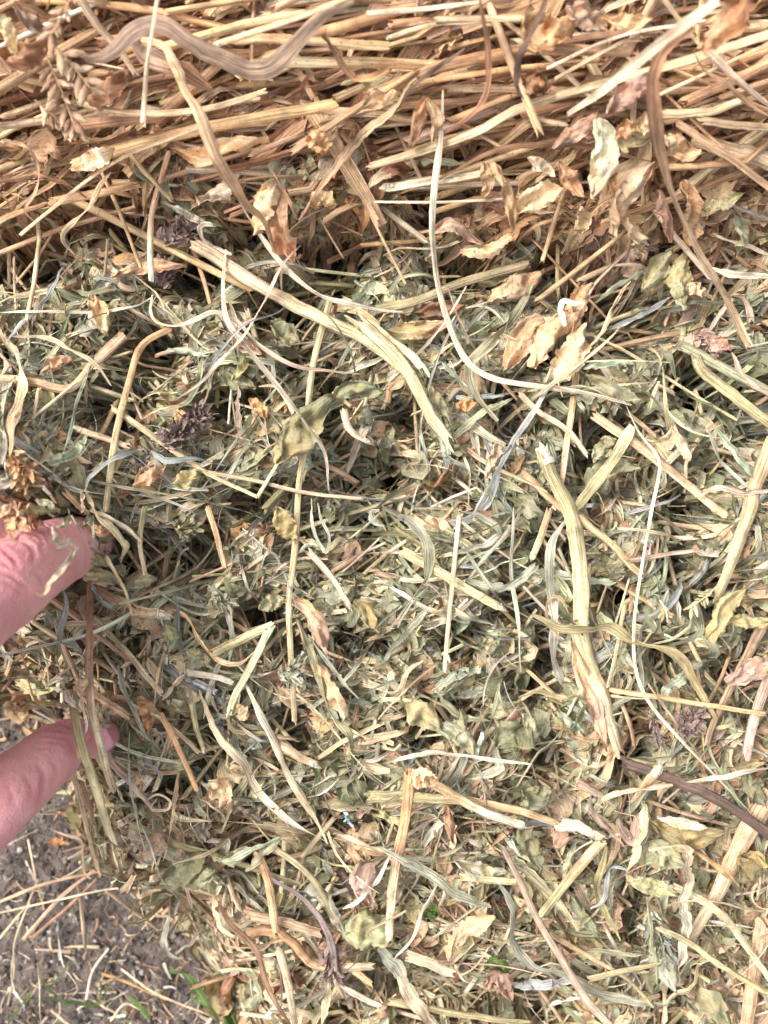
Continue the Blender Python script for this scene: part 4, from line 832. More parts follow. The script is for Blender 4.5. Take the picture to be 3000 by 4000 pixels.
# ---- bottom right
H('stem', '8', [(-60,125),(200,130),(400,150),(600,185),(760,240)], 62, 'olive', 10, 'thick olive-tan stalk lying level in the lower right', c2='gold', node=.85)
H('stem', '8', [(755,240),(840,262),(930,292)], 58, 'cream', 12, 'peeled cream end of the thick level stalk', cut=1)
H('stem', '8', [(195,50),(300,120),(430,190),(590,250)], 44, 'gold', 15, 'golden stalk lying over the thick level one', c2='cream', node=.05, cut=1)
H('stem', '8', [(110,15),(95,200),(52,420),(30,600),(18,745)], 44, 'orange', 11, 'orange-tan flattened straw standing left of the level stalk', c2='straw', node=.45)
H('leaf', '8', [(110,60),(170,40),(220,70)], 90, 'straw', 15, 'crumpled husk at the corner of the golden stalk')
H('stem', '8', [(950,310),(840,430),(685,630)], 44, 'gold', 8, 'golden-olive stalk slanting left below the peeled end', c2='olive')
H('stem', '8', [(510,345),(600,520),(680,680),(800,880),(880,1010),(990,1130)], 28, 'pink', [16,18,20,20], 'pinkish-brown stalk slanting down to the bottom edge', taper=(.7,1.5))
H('stem', '8', [(1180,695),(1300,752),(1450,850),(1700,990)], 46, 'yellow', 18, 'pale yellow stalk running to the lower right edge', taper=(.7,1.2))
H('stem', '8', [(1660,120),(1540,330),(1430,560),(1320,745)], 84, 'tan', 8, 'broad pale tan slab stalk at the right', c2='straw')
H('stem', '8', [(1640,660),(1600,900),(1560,1130)], 62, 'tan', 10, 'tan slab stalk in the lower right corner')
H('stem', '8', [(1040,-20),(1250,50),(1400,112),(1540,200),(1690,310)], 58, 'dbrown', 14, 'dark woody twig crossing the right side')
H('stem', '8', [(1190,0),(1140,60),(1080,140)], 46, 'gold', 15, 'golden stub with a pale cut top on the twig', cut=0)
H('stem', '8', [(840,65),(920,110),(990,150)], 36, 'pink', 11, 'pinkish woody piece left of the golden stub')
H('blade', '8', [(1130,355),(1220,330),(1285,335),(1305,400),(1305,550),(1300,700),(1290,840)], 48, 'straw', [14,16,18,18,16], 'pale ribbed blade folded over at the lower right', c2='grey', taper=(.3,.8))
H('blade', '8', [(1122,140),(1118,230),(1105,320),(1048,460)], 38, 'yellow', 16, 'folded yellow-green blade below the twig', twist=.4)
H('blade', '8', [(1010,215),(1040,280),(1075,310),(1100,190)], 40, 'mauve', 14, 'mauve-tan curled blade by the folded yellow one')
H('leaf', '8', [(1045,478),(1150,510),(1265,550)], 68, 'sage', 17, 'oval ribbed sage leaf in the lower right')
H('blade', '8', [(-20,340),(150,430),(300,530),(465,605)], 44, 'grey', 15, 'grey-green blade slanting across the bottom centre')
H('stem', '8', [(1250,510),(1350,560),(1460,630),(1560,760),(1700,960)], 30, 'straw', 15, 'long straw slanting to the lower right edge', node=.45)
H('blade', '8', [(1305,338),(1420,410),(1540,515)], 26, 'orange', 14, 'orange-brown strip right of the pale folded blade')
H('stem', '8', [(715,715),(880,812),(1050,912),(1160,1030)], 24, 'gold', 14, 'dull golden straw slanting by the pinkish stalk', c2='olive')
H('stem', '8', [(885,912),(1020,880),(1185,850)], 26, 'olive', 16, 'olive straw crossing the dull golden one')
H('stem', '8', [(330,470),(440,482),(565,490)], 30, 'yellow', 14, 'short pale green stub at the bottom centre')
H('blade', '8', [(500,490),(560,600),(560,740),(640,850),(780,905),(980,990),(1220,1020)], 44, 'grey', 12, 'long grey ribbon sweeping along the bottom', c2='grey')
H('blade', '8', [(560,940),(700,935),(820,915)], 44, 'blue', 11, 'blue-grey blade end near the bottom edge')
H('leaf', '8', [(800,545),(850,640),(930,730)], 60, 'dgreen', 11, 'dull green long leaf right of the pinkish stalk')
H('leaf', '8', [(275,825),(350,720),(480,640)], 70, 'tan', 14, 'crumpled tan leaf near the green gap', c2='straw')
H('leaf', '8', [(430,950),(500,910),(545,1000)], 100, 'mauve', 14, 'withered pod-like leaf at the bottom')
H('blade', '8', [(-20,770),(70,880),(130,1000),(220,1130)], 66, 'grey', 14, 'wide grey-tan blade reaching the bottom edge', c2='straw')
H('stem', '8', [(95,812),(190,840),(295,885)], 46, 'straw', 12, 'short pale stalk piece at bottom centre')
H('stem', '8', [(20,1010),(300,1060),(620,1100)], 46, 'olive', 12, 'olive stalk lying along the bottom edge')
H('blade', '8', [(235,500),(170,610),(130,720),(40,835)], 14, 'cream', 15, 'thin cream curl left of the green gap')
H('blade', '8', [(700,1030),(760,1008),(850,990)], 16, 'white', 14, 'silvery white thread near the bottom edge')
H('blade', '8', [(960,330),(940,430),(920,540),(1020,740)], 30, 'olive', 12, 'olive blade hanging under the peeled stalk end')
H('blade', '8', [(1060,435),(970,440),(955,560),(890,610)], 22, 'blue', 14, 'thin blue-grey bent blade in the lower right')
H('blade', '8', [(830,310),(790,420),(770,480)], 24, 'sage', 12, 'sage blade under the peeled cream end')
H('blade', '8', [(940,140),(1060,95),(1250,75)], 26, 'straw', 16, 'straw blade crossing under the golden stub', taper=(.9,.4))
H('blade', '8', [(890,115),(900,180),(960,260),(1040,340)], 26, 'mauve', 16, 'mauve blade crossing the peeled stalk end')
H('leaf', '8', [(600,90),(660,130),(720,90)], 120, 'dgreen', 12, 'dull green crumpled leaf above the level stalk')
H('leaf', '8', [(1120,420),(1190,360),(1290,420)], 130, 'sage', 12, 'large crumpled grey-green leaf under the folded blade')
H('leaf', '8', [(1140,230),(1280,290),(1460,280)], 110, 'olive', 11, 'shadowed olive leaf right of the folded yellow blade')
H('leaf', '8', [(1180,215),(1300,240),(1400,260)], 40, 'cream', 14, 'pale torn leaf edge below the twig')
H('leaf', '8', [(305,400),(400,440),(540,450)], 80, 'grey', 12, 'grey-cream wide leaf left of the pinkish stalk top')
H('leaf', '8', [(590,230),(630,330),(680,430)], 90, 'dgreen', 9, 'dark green folded leaf below the level stalk')
H('leaf', '8', [(1540,380),(1600,430),(1690,400)], 150, 'olive', 11, 'pale olive big leaf at the right edge')
H('leaf', '8', [(1170,760),(1210,860),(1260,960)], 110, 'grey', 13, 'grey crumpled leaf behind the pale yellow stalk')
H('leaf', '8', [(1300,980),(1400,1020),(1500,1110)], 120, 'sage', 13, 'faded sage leaf at the bottom right')
H('leaf', '8', [(1570,30),(1600,100),(1640,160)], 90, 'dgreen', 10, 'dull green leaf at the right edge above the twig end')
H('blade', '8', [(1659,1),(1400,50),(1300,60)], 24, 'cream', 17, 'cream blade leaving at the right edge over the twig')
H('leaf', '8', [(260,150),(280,230),(300,330)], 44, 'brown', 8, 'brown upright strip beneath the level stalk')
H('blade', '8', [(820,790),(1000,795),(1180,810)], 18, 'sage', 14, 'thin sage blade level near the bottom right')
H('blade', '8', [(1140,560),(1150,700),(1170,820),(1180,930)], 20, 'sage', 16, 'thin sage blade upright near the pale yellow stalk')
# ---- straws lying on the soil
G = 'straws lying on the bare soil'
for pts, w, c, l, lab in [
    ([(-30,632),(200,582),(450,527),(620,520),(745,552)], 13, 'straw', [3,14,20,16,8], 'long pale straw arching over the bare soil'),
    ([(120,308),(155,480),(190,612)], 13, 'straw', 2, 'pale straw lying upright on the dark soil'),
    ([(-20,585),(200,500),(425,448)], 20, 'tan', [4,14,24], 'brown straw leaning from hay to the left edge'),
    ([(100,742),(260,562),(410,440)], 24, 'tan', [3,12,24], 'bundled tan straw slanting down onto the soil'),
    ([(130,742),(280,612),(420,480)], 18, 'brown', [2,10,20], 'brown straw beside the bundled tan straw'),
    ([(35,1022),(60,900),(62,760),(110,620),(165,480)], 13, 'straw', 3, 'long thin straw at the far left of the soil'),
    ([(68,1000),(55,860),(80,700),(130,580)], 11, 'cream', 3, 'second long thin straw at the far left of the soil'),
    ([(450,520),(560,605),(682,695)], 22, 'straw', [18,8,3], 'pale straw dropping to the soil from the hay tip'),
    ([(338,500),(355,640),(368,778)], 20, 'tan', [12,6,3], 'tan straw standing over the soil'),
    ([(372,1000),(400,880),(468,780)], 16, 'cream', 3, 'cream straw low on the soil'),
    ([(525,870),(650,960),(780,1020),(905,1065)], 16, 'straw', 4, 'pale straw lying beside the living grass'),
    ([(480,1092),(540,1020),(610,1042)], 14, 'straw', 2, 'short straw at the bottom of the soil'),
    ([(440,890),(560,930),(720,1000)], 18, 'orange', 2, 'rusty orange straw on the soil'),
    ([(0,735),(60,660),(110,600)], 16, 'straw', 3, 'short pale straw at the left edge of the soil'),
    ([(590,480),(610,600),(640,700)], 14, 'tan', 4, 'tan straw crossing the dropping pale straw'),
    ([(160,840),(170,960),(175,1100)], 9, 'cream', 2, 'cream thread on the lower left soil'),
    ([(220,1045),(260,1080),(310,1120)], 14, 'straw', 2, 'stub of straw at the bottom left edge'),
    ([(250,660),(255,780),(290,880),(340,960)], 8, 'white', 2, 'white thread curving over the soil')]:
    H('stem' if w > 12 else 'blade', '7', pts, w*.72, c, l, lab, group=G, name='soil_straw', cat='straw')
# ---- living grass
for pts, w, l, lab in [
    ([(735,868),(800,900),(860,965),(910,1040),(950,1115)], 36, [3,12,18,14], 'broad green grass blade beside the hay'),
    ([(545,975),(600,1030),(665,1120)], 26, [3,10,14], 'green grass blade rising from the bottom edge'),
    ([(820,985),(880,1030),(960,1100)], 18, [3,10,10], 'narrow green grass blade under the broad one'),
    ([(165,845),(190,930),(240,985),(330,1045)], 10, 4, 'thin green grass blade on the left soil'),
    ([(430,900),(435,960),(425,1040)], 10, 4, 'thin upright green grass blade on the soil'),
    ([(500,905),(460,960),(440,1010)], 10, 4, 'thin leaning green grass blade on the soil'),
    ([(30,1110),(80,1040),(150,950)], 12, 4, 'thin green grass blade in the bottom left corner'),
    ([(300,840),(230,930),(190,960)], 9, 3, 'tiny green grass blade crossing the left one')]:
    H('blade', '7', pts, w, 'green', l, lab, mat=M_GREEN, name='living_grass_blade', cat='grass blade', group='living green grass blades', taper=(.7,.05))
H('leaf', '7', [(960,1000),(985,1050),(1010,1120)], 60, 'green', 10, 'green weed leaf at the bottom beside the grass', mat=M_GREEN, name='weed_leaf', cat='leaf')
for (t_, a, b, lab) in [('8', (175,640), (240,630), 'green weed leaf glimpsed in the upper gap'), ('8', (430,860), (540,880), 'green weed leaf glimpsed in the lower gap')]:
    H('leaf', t_, [a, ((a[0]+b[0])/2, a[1]-14), b], 60, 'green', 11, lab, mat=M_GREEN, name='weed_leaf', cat='leaf', group='green weed leaves')

# ------------------------------------------------------------------ flower heads and seed heads
def petals(name, tile, a, b, n, rad, plen, colr, lift, label, cat='flower head', c2=None, seed=0, wid=.28):
    r = np.random.default_rng(seed); pa = T(tile, *a); pb = T(tile, *b); sc_ = TS.get(tile, 1500/1659)
    t = r.random(n); u = pa[0]+(pb[0]-pa[0])*t; v = pa[1]+(pb[1]-pa[1])*t
    z = S0(u, v)+lift*.001; c = P(u, v, z); ax = P(np.array([pb[0]]), np.array([pb[1]]), z[:1])[0]-P(np.array([pa[0]]), np.array([pa[1]]), z[:1])[0]
    ax /= np.linalg.norm(ax)+1e-9
    R = rad*sc_*PXM; PL = plen*sc_*PXM
    d = r.normal(size=(n, 3)); d -= (d@ax)[:, None]*ax; d /= np.linalg.norm(d, axis=1, keepdims=True); d[:, 2] = np.abs(d[:, 2])*.8
    dirn = d*.7+ax*r.uniform(.2, 1.1, (n, 1)); dirn /= np.linalg.norm(dirn, axis=1, keepdims=True)
    K = 6; s = np.linspace(0, 1, K)
    bend = r.normal(size=(n, 3))*.5
    C = c[:, None]+d[:, None]*R*.35*r.random((n, 1, 1))+dirn[:, None]*s[:, None]*PL*r.uniform(.5, 1.1, (n, 1, 1))+bend[:, None]*(s**2)[:, None]*PL*.4
    w = PL*wid*r.uniform(.5, 1.1, (n, 1))*np.sin(math.pi*np.clip(s, .06, .94))**.7
    sec = SEC_L(5); V, F, _ = sweep(C, w, r.uniform(-1.5, 1.5, (n, 1))+0*s, sec, False, (PL*.05)*r.normal(size=(n, K, 5)), r)
    c0 = lin(PAL[colr]); c1 = lin(PAL[c2 or colr]); m_ = r.random((n, 1))**2
    cc = (c0*(1-m_)+c1*m_)*np.exp(.2*r.normal(size=(n, 1)))
    cc = np.concatenate([np.broadcast_to(cc[:, None, None], (n, K, 5, 3)), np.ones((n, K, 5, 1))], -1)
    g = grain(V, C, sec, w, r.random(n)*300)
    return tag(mesh_obj(name, V, F, np.clip(cc, 0, .8), g, M_LEAF), label, cat)
petals('clover_head', '1', (700,1070), (810,975), 90, 60, 55, 'purple', 8, 'withered purple clover head under the brown top layer', c2='mauve', seed=3, wid=.34)
petals('clover_head', '3', (700,145), (720,60), 60, 50, 60, 'purple', 6, 'loose purple petals below the withered purple head', c2='mauve', seed=4, wid=.24)
petals('clover_head', '3', (700,815), (880,685), 130, 55, 55, 'purple', 9, 'narrow mauve flower spike in the left middle', c2='dbrown', seed=5, wid=.3)
petals('clover_head', '3', (590,950), (680,850), 30, 25, 60, 'purple', 6, 'thin purple tail of the mauve flower spike', seed=6, wid=.1)
petals('clover_head', '4', (1330,330), (1440,390), 46, 50, 60, 'pink', 9, 'pink dried flower at the right side', c2='purple', seed=7, wid=.25)
petals('clover_head', '6', (1270,960), (1350,870), 90, 70, 60, 'purple', 8, 'fluffy purple flower head at the lower right', c2='mauve', seed=8, wid=.26)
petals('clover_head', '6', (1160,850), (1180,990), 40, 20, 45, 'purple', 8, 'thin purple fibre string left of the fluffy purple head', seed=9, wid=.08)
petals('clover_head', '7', (1420,740), (1440,890), 70, 40, 60, 'purple', 14, 'drooping brown-purple flower at the bottom centre', c2='brown', seed=10, wid=.28)
petals('clover_head', '5', (760,80), (800,60), 60, 50, 65, 'sage', 9, 'green frilly bud cluster right of the hand', c2='olive', seed=11, wid=.22)
petals('clover_head', '5', (900,330), (960,390), 60, 45, 60, 'sage', 9, 'pale green frilly cluster above the bent pair', c2='grey', seed=12, wid=.2)
petals('clover_head', '5', (1200,700), (1290,680), 60, 40, 70, 'grey', 10, 'pale grey frilly cluster on the long centre straw', c2='aqua', seed=13, wid=.16)
petals('clover_head', '8', (1160,610), (1200,800), 90, 50, 80, 'sage', 13, 'sage frilly shoot above the pale yellow stalk', c2='blue', seed=14, wid=.14)
petals('clover_head', '7', (1180,230), (1200,180), 50, 40, 60, 'olive', 11, 'olive bristly tuft by the big V', c2='yellow', seed=15, wid=.12)
petals('clover_head', '3', (40,850), (130,960), 60, 60, 60, 'orange', 7, 'orange-brown husk cluster at the left edge above the hand', c2='tan', seed=16, wid=.25)
petals('husk', 'A', (60,390), (250,330), 26, 130, 140, 'tan', 50, 'tan husk cluster resting on the knuckle', c2='orange', seed=17, wid=.4, cat='husk')
petals('husk', 'A', (300,380), (410,360), 22, 80, 110, 'orange', 44, 'small orange husk on the upper finger', seed=18, wid=.25, cat='husk')
petals('blue_scrap', '7', (1480,190), (1515,235), 12, 16, 28, 'blue', 12, 'light blue plastic scrap in the lower middle', seed=19, wid=.25, cat='scrap')
petals('blue_scrap', '5', (915,910), (960,925), 9, 14, 26, 'blue', 10, 'light blue fibre scrap in the lower left middle', seed=20, wid=.25, cat='scrap')
for nm in bpy.data.objects:
    if nm.name.startswith('blue_scrap'):
        m = simple('light_blue_plastic', (158, 178, 186), .6) if 'light_blue_plastic' not in bpy.data.materials else bpy.data.materials['light_blue_plastic']
        nm.data.materials[0] = m

def seed_head(tile, a, b, n, size, colr, lift, label, seed, c2='tan'):
    """a stem carrying spikelets, each spikelet a part"""
    st = H('stem', tile, [a, ((a[0]+b[0])/2+6, (a[1]+b[1])/2), b], 8, colr, lift, label, name='seed_head', cat='seed head', group='seed heads in the hay')
    kids = []; r = np.random.default_rng(seed); sc_ = TS.get(tile, 1500/1659)
    for i in range(n):
        t = .15+.85*i/max(n-1, 1); x = a[0]+(b[0]-a[0])*t; y = a[1]+(b[1]-a[1])*t
        side = (-1 if i % 2 else 1); ang = math.atan2(b[1]-a[1], b[0]-a[0])+side*r.uniform(.1, 1.1)
        u, v = T(tile, x, y); z = float(S0(np.array([u]), np.array([v]))[0])+lift*.001+r.uniform(0, .002)
        p = P(np.array([u]), np.array([v]), np.array([z]))[0]; Ls = size*sc_*PXM*r.uniform(.5, 1.15)
        d = np.array([math.cos(ang), -math.sin(ang), r.uniform(-.2, .4)]); s = np.linspace(0, 1, 8)
        C = (p+d*s[:, None]*Ls)[None]; w = (Ls*.17*np.sin(math.pi*np.clip(s, .05, .96))**.8)[None]
        V, F, _ = sweep(C, w, np.zeros((1, 8)), ring(8, .7), True, None, r)
        V = V+r.normal(size=V.shape)*Ls*.012
        c = lin(PAL[colr if r.random() < .6 else c2])*r.uniform(.8, 1.15); cc = np.ones((1, 8, 8, 4)); cc[..., :3] = c
        o = mesh_obj('spikelet', V, F, cc, grain(V, C, ring(8), w, np.array([r.random()*99])), M_LEAF); kids.append(o)
    as_thing(st, p, 'stem', kids)
seed_head('1', (200,240), (330,570), 26, 75, 'tan', 24, 'brown drooping seed head at the upper left', 31, 'brown')
seed_head('1', (150,430), (290,560), 18, 60, 'brown', 22, 'smaller brown seed head beside the drooping one', 32, 'straw')
seed_head('1', (230,190), (385,375), 10, 80, 'tan', 27, 'single-file tan seed spray right of the drooping head', 33, 'straw')
seed_head('1', (300,0), (220,150), 10, 70, 'tan', 30, 'tan seed spray hanging from the top left edge', 34, 'brown')
seed_head('6', (1440,320), (1330,410), 16, 46, 'yellow', 13, 'pale yellow-green seed cluster at the right edge leaf', 35, 'olive')
seed_head('6', (1190,380), (1225,460), 10, 40, 'straw', 9, 'small straw seed cluster below the pinkish straw', 36, 'olive')
seed_head('8', (420,40), (440,230), 8, 40, 'mauve', 12, 'mauve seed cluster on the golden stalk', 37)

# ------------------------------------------------------------------ further single pieces near the top of the heap
LM = [(1180,120,'wide waving ribbon'),(950,500,'speckled golden stalk'),(300,430,'drooping seed head'),(2020,430,'purple stalk joint'),(2560,500,'arching brown blade'),
      (2330,640,'whitish standing leaf'),(690,930,'withered purple head'),(1300,1170,'thick pale yellow stalk'),(820,1240,'wavy cream ribbon'),(2150,1330,'crumpled tan leaf ball'),
      (740,1690,'mauve flower spike'),(480,1500,'orange-topped straw'),(1180,1720,'large toothed leaf'),(1620,1500,'shredded yellow stalk'),(2200,2050,'stout yellow-green stalk'),
      (2600,1500,'pair of flat green stalks'),(150,2250,'upper finger'),(100,2950,'lower finger'),(600,2400,'golden stub'),(1140,2500,'long centre straw'),(1000,2560,'bent olive pair'),
      (1750,2270,'pale yellow cut stalk'),(2480,2560,'draped olive blade'),(2880,2100,'speckled edge stalk'),(1270,2700,'twisted brown strip'),(1900,2850,'aqua crumpled leaf'),
      (2700,2850,'fluffy purple head'),(1200,3250,'big V of straw'),(2200,3240,'peeled stalk end'),(2750,3120,'dark woody twig'),(2100,3600,'pinkish-brown stalk'),
      (2800,3750,'pale yellow edge stalk'),(1080,3650,'orange jointed straw'),(700,3420,'dark green leaf above the soil'),(60,1600,'left edge blades'),(2700,3500,'folded ribbed blade')]
def far_word(kind, L):
    a = {'stem': (.028, .05), 'blade': (.02, .036), 'leaf': (.009, .013)}[kind]
    return 'short' if L < a[0] else ('mid-length' if L < a[1] else 'long')
if True:
    for kind, total, la, seed, sec, closed, K, mat in [('stem', 300, (20, 60, .8, 2.3, 0, 3), 51, ring(8), True, 9, M_STEM),
                                    ('blade', 300, (16, 50, 1.0, 3.0, -4, 0), 52, SEC_B, False, 16, M_BLADE),
                                    ('leaf', 300, (8, 20, 3.2, 8.5, -3, 1), 53, SEC_L(9), False, 12, M_LEAF)]:
        n = total-COUNT[kind]; r = np.random.default_rng(seed); u, v = scatter(n, r, 40)
        V, F, c, g, ci, Ls, kap = pieces(kind, u, v, r, *la, K, sec, closed)
        cl = V.mean(2); hd = np.arctan2(cl[:, -1, 1]-cl[:, 0, 1], cl[:, -1, 0]-cl[:, 0, 0])
        n = len(u); F1 = F.reshape(n, -1, 4)[0]; noun = dict(stem='stalk', blade='grass blade', leaf='leaf')[kind]
        for i in range(n):
            o = mesh_obj(NAMES[kind], V[i], F1, c[i], g[i], mat)
            dd = [((u[i]-a)**2+(v[i]-b)**2, j) for j, (a, b, _) in enumerate(LM)]; j = min(dd)[1]; a, b, ph = LM[j]
            du, dv = u[i]-a, v[i]-b
            rel = ('right of' if du > 0 else 'left of') if abs(du) > abs(dv) else ('below' if dv > 0 else 'above')
            near = '' if kind == 'blade' else 'close ' if math.hypot(du, dv) < 170 else ''
            lean = (math.degrees(hd[i])+90) % 180-90
            pose = 'level' if abs(lean) < 18 else ('upright' if abs(lean) > 68 else ('leaning right' if lean > 0 else 'leaning left'))
            shape = {'stem': '', 'blade': 'curved ' if abs(kap[i]) > .8 else 'straight ', 'leaf': 'crinkled '}[kind]
            tag(o, f"{far_word(kind, Ls[i])} {shape}{WORD[KEYS[ci[i]]].replace('pale straw-coloured', 'straw')} {noun} {pose}, {near}{rel} the {ph}", CATS[kind], GROUPS[kind])

# ------------------------------------------------------------------ litter and turf on the soil
def litter(name, n, seed, keys, lmin, lmax, wmin, wmax, mat, xr, yr, rise=.0, dens=None):
    r = np.random.default_rng(seed); x = r.uniform(*xr, n); y = r.uniform(*yr, n)
    if dens is not None: k = r.random(n) < dens(x, y); x, y = x[k], y[k]; n = len(x)
    K = 7; s = np.linspace(0, 1, K); L = lmin*(lmax/lmin)**r.random(n); th = r.uniform(0, 6.28, n); kap = r.normal(size=n)*.7
    ang = th[:, None]+kap[:, None]*s; X = x[:, None]+np.cumsum(np.cos(ang), 1)*(L/K)[:, None]; Y = y[:, None]+np.cumsum(np.sin(ang), 1)*(L/K)[:, None]
    Z = soil_z(X, Y)*.5+soil_z(x, y)[:, None]*.5+.0008+np.abs(r.normal(size=(n, 1)))*.0015+(r.normal(size=(n, 1))*.12*(s-.5)*L[:, None])+rise*L[:, None]*np.abs(r.normal(size=(n, 1)))*s
    C = np.stack([X, Y, Z], -1); w = (wmin*(wmax/wmin)**r.random(n))[:, None]*(1-.6*s)
    V, F, _ = sweep(C, w, r.normal(size=(n, 1))*.6+0*s, SEC_V, False, None, r)
    c = PARR[np.array([KIX[k] for k in keys])[r.integers(0, len(keys), n)]]*np.exp(.2*r.normal(size=(n, 1)))
    cc = np.concatenate([np.broadcast_to(c[:, None, None], (n, K, 3, 3)), np.ones((n, K, 3, 1))], -1)
    return tag(mesh_obj(name, V, F, np.clip(cc, 0, .85), grain(V, C, SEC_V, w, r.random(n)*300), mat), kind='stuff')
low = lambda x, y: np.interp(-y, [.12, .17, .21, .27], [.12, .35, 1, 1])
litter('straw_litter', 3600, 61, ['straw', 'tan', 'cream', 'brown', 'mauve', 'white', 'gold', 'dbrown'], .003, .022, .00018, .0008, M_BLADE, (-.23, .03), (-.30, -.03), 0, low)
litter('fine_litter', 6000, 62, ['tan', 'brown', 'dbrown', 'mauve', 'grey'], .0015, .007, .0002, .0006, M_BLADE, (-.23, .03), (-.30, -.03), 0, low)
turf = lambda x, y: np.clip(np.interp(-y, [.19, .24], [0, 1])*np.clip((nA(x*60+9, y*60)-.45)*6, 0, 1), 0, 1)
litter('turf', 900, 63, ['green', 'green', 'dgreen', 'olive'], .008, .03, .0003, .0009, M_GREEN, (-.22, .16), (-.32, -.15), .6, turf)

# ------------------------------------------------------------------ the hand
def skin_material():
    m = bpy.data.materials.new('skin'); m.use_nodes = True; n = m.node_tree; b = n.nodes['Principled BSDF']; L = n.links.new
    tc = n.nodes.new('ShaderNodeTexCoord')
    n1 = n.nodes.new('ShaderNodeTexNoise'); n1.inputs['Scale'].default_value = 70; n1.inputs['Detail'].default_value = 5; L(tc.outputs['Object'], n1.inputs[0])
    cr = n.nodes.new('ShaderNodeValToRGB'); e = cr.color_ramp.elements
    e[0].position = .38; e[0].color = (*lin((206, 142, 145)), 1); e[1].position = .62; e[1].color = (*lin((224, 168, 168)), 1)
    L(n1.outputs[0], cr.inputs[0])
    at = n.nodes.new('ShaderNodeAttribute'); at.attribute_name = 'tint'
    mx = n.nodes.new('ShaderNodeMix'); mx.data_type = 'RGBA'; mx.blend_type = 'MULTIPLY'; mx.inputs[0].default_value = 1
    L(cr.outputs[0], mx.inputs[6]); L(at.outputs['Color'], mx.inputs[7])
    mole = P(np.array([193.]), np.array([2232.]), np.array([.048]))[0]
    di = n.nodes.new('ShaderNodeVectorMath'); di.operation = 'DISTANCE'
    mpp = n.nodes.new('ShaderNodeMapping'); mpp.vector_type = 'POINT'; mpp.inputs['Scale'].default_value = (1.5, .75, .06); L(tc.outputs['Object'], mpp.inputs[0])
    L(mpp.outputs[0], di.inputs[0]); di.inputs[1].default_value = (mole[0]*1.5, mole[1]*.75, mole[2]*.06)
    mr = n.nodes.new('ShaderNodeMapRange'); mr.inputs[1].default_value = .00055; mr.inputs[2].default_value = .00085; mr.inputs[3].default_value = 1; mr.inputs[4].default_value = 0; L(di.outputs['Value'], mr.inputs[0])
    m2 = n.nodes.new('ShaderNodeMix'); m2.data_type = 'RGBA'; L(mr.outputs[0], m2.inputs[0]); L(mx.outputs[2], m2.inputs[6]); m2.inputs[7].default_value = (.06, .02, .03, 1)
    L(m2.outputs[2], b.inputs['Base Color'])
    b.inputs['Roughness'].default_value = .5; b.inputs['Specular IOR Level'].default_value = .35
    b.inputs['Subsurface Weight'].default_value = .35; b.inputs['Subsurface Radius'].default_value = (1, .35, .2); b.inputs['Subsurface Scale'].default_value = .0022
    # fine skin lines: stretched noise plus pores
    mp = n.nodes.new('ShaderNodeMapping'); mp.inputs['Rotation'].default_value = (0, 0, math.radians(-33)); mp.inputs['Scale'].default_value = (900, 160, 300); L(tc.outputs['Object'], mp.inputs[0])
    n2 = n.nodes.new('ShaderNodeTexNoise'); n2.inputs['Scale'].default_value = 1; n2.inputs['Detail'].default_value = 4; n2.inputs['Distortion'].default_value = .6; L(mp.outputs[0], n2.inputs[0])
    vo = n.nodes.new('ShaderNodeTexVoronoi'); vo.inputs['Scale'].default_value = 1500; L(tc.outputs['Object'], vo.inputs[0])
    ad = n.nodes.new('ShaderNodeMath'); ad.operation = 'MULTIPLY_ADD'; L(vo.outputs[0], ad.inputs[0]); ad.inputs[1].default_value = .35; L(n2.outputs[0], ad.inputs[2])
    bu = n.nodes.new('ShaderNodeBump'); bu.inputs['Strength'].default_value = .8; bu.inputs['Distance'].default_value = .0005; L(ad.outputs[0], bu.inputs['Height']); L(bu.outputs[0], b.inputs['Normal'])
    return m
M_SKIN = skin_material()
def digit(chain, K=40):
    """chain rows: u, v, half width in picture pixels, height mm"""
    q = catmull(np.array(chain, float), K); C = P(q[:, 0], q[:, 1], q[:, 3]*.001); R = q[:, 2]*PXM*(D-q[:, 3]*.001)/D
    V, F, Tn = sweep(C[None], R[None], np.zeros((1, K)), ring(24, .92)[:, :2], True)
    V = V[0].reshape(-1, 3); M = 24; caps = []
    vs = [V]; fs = [F]; base = len(V)
    for e, sg in ((0, -1), (K-1, 1)):                          # rounded ends
        prev = np.arange(M)+e*M; rim = V[prev]; c = C[e]; t = Tn[0, e]*sg
        for j, a in enumerate((.35, .7, 1.05, 1.4)):
            nv = c+(rim-c)*math.cos(a)+t*R[e]*math.sin(a)
            vs.append(nv); idx = np.arange(M)+base; base += M
            nx = np.roll(np.arange(M), -1); f = np.stack([prev, prev[nx], idx[nx], idx], -1)
            fs.append(f if sg > 0 else f[:, ::-1]); prev = idx
        vs.append(c[None]+t*R[e]); ci = base; base += 1
        nx = np.roll(np.arange(M), -1); f = np.stack([prev, prev[nx], np.full(M, ci), np.full(M, ci)], -1)
        caps.append((f if sg > 0 else f[:, ::-1]))
    return np.concatenate(vs), np.concatenate(fs), np.concatenate(caps)
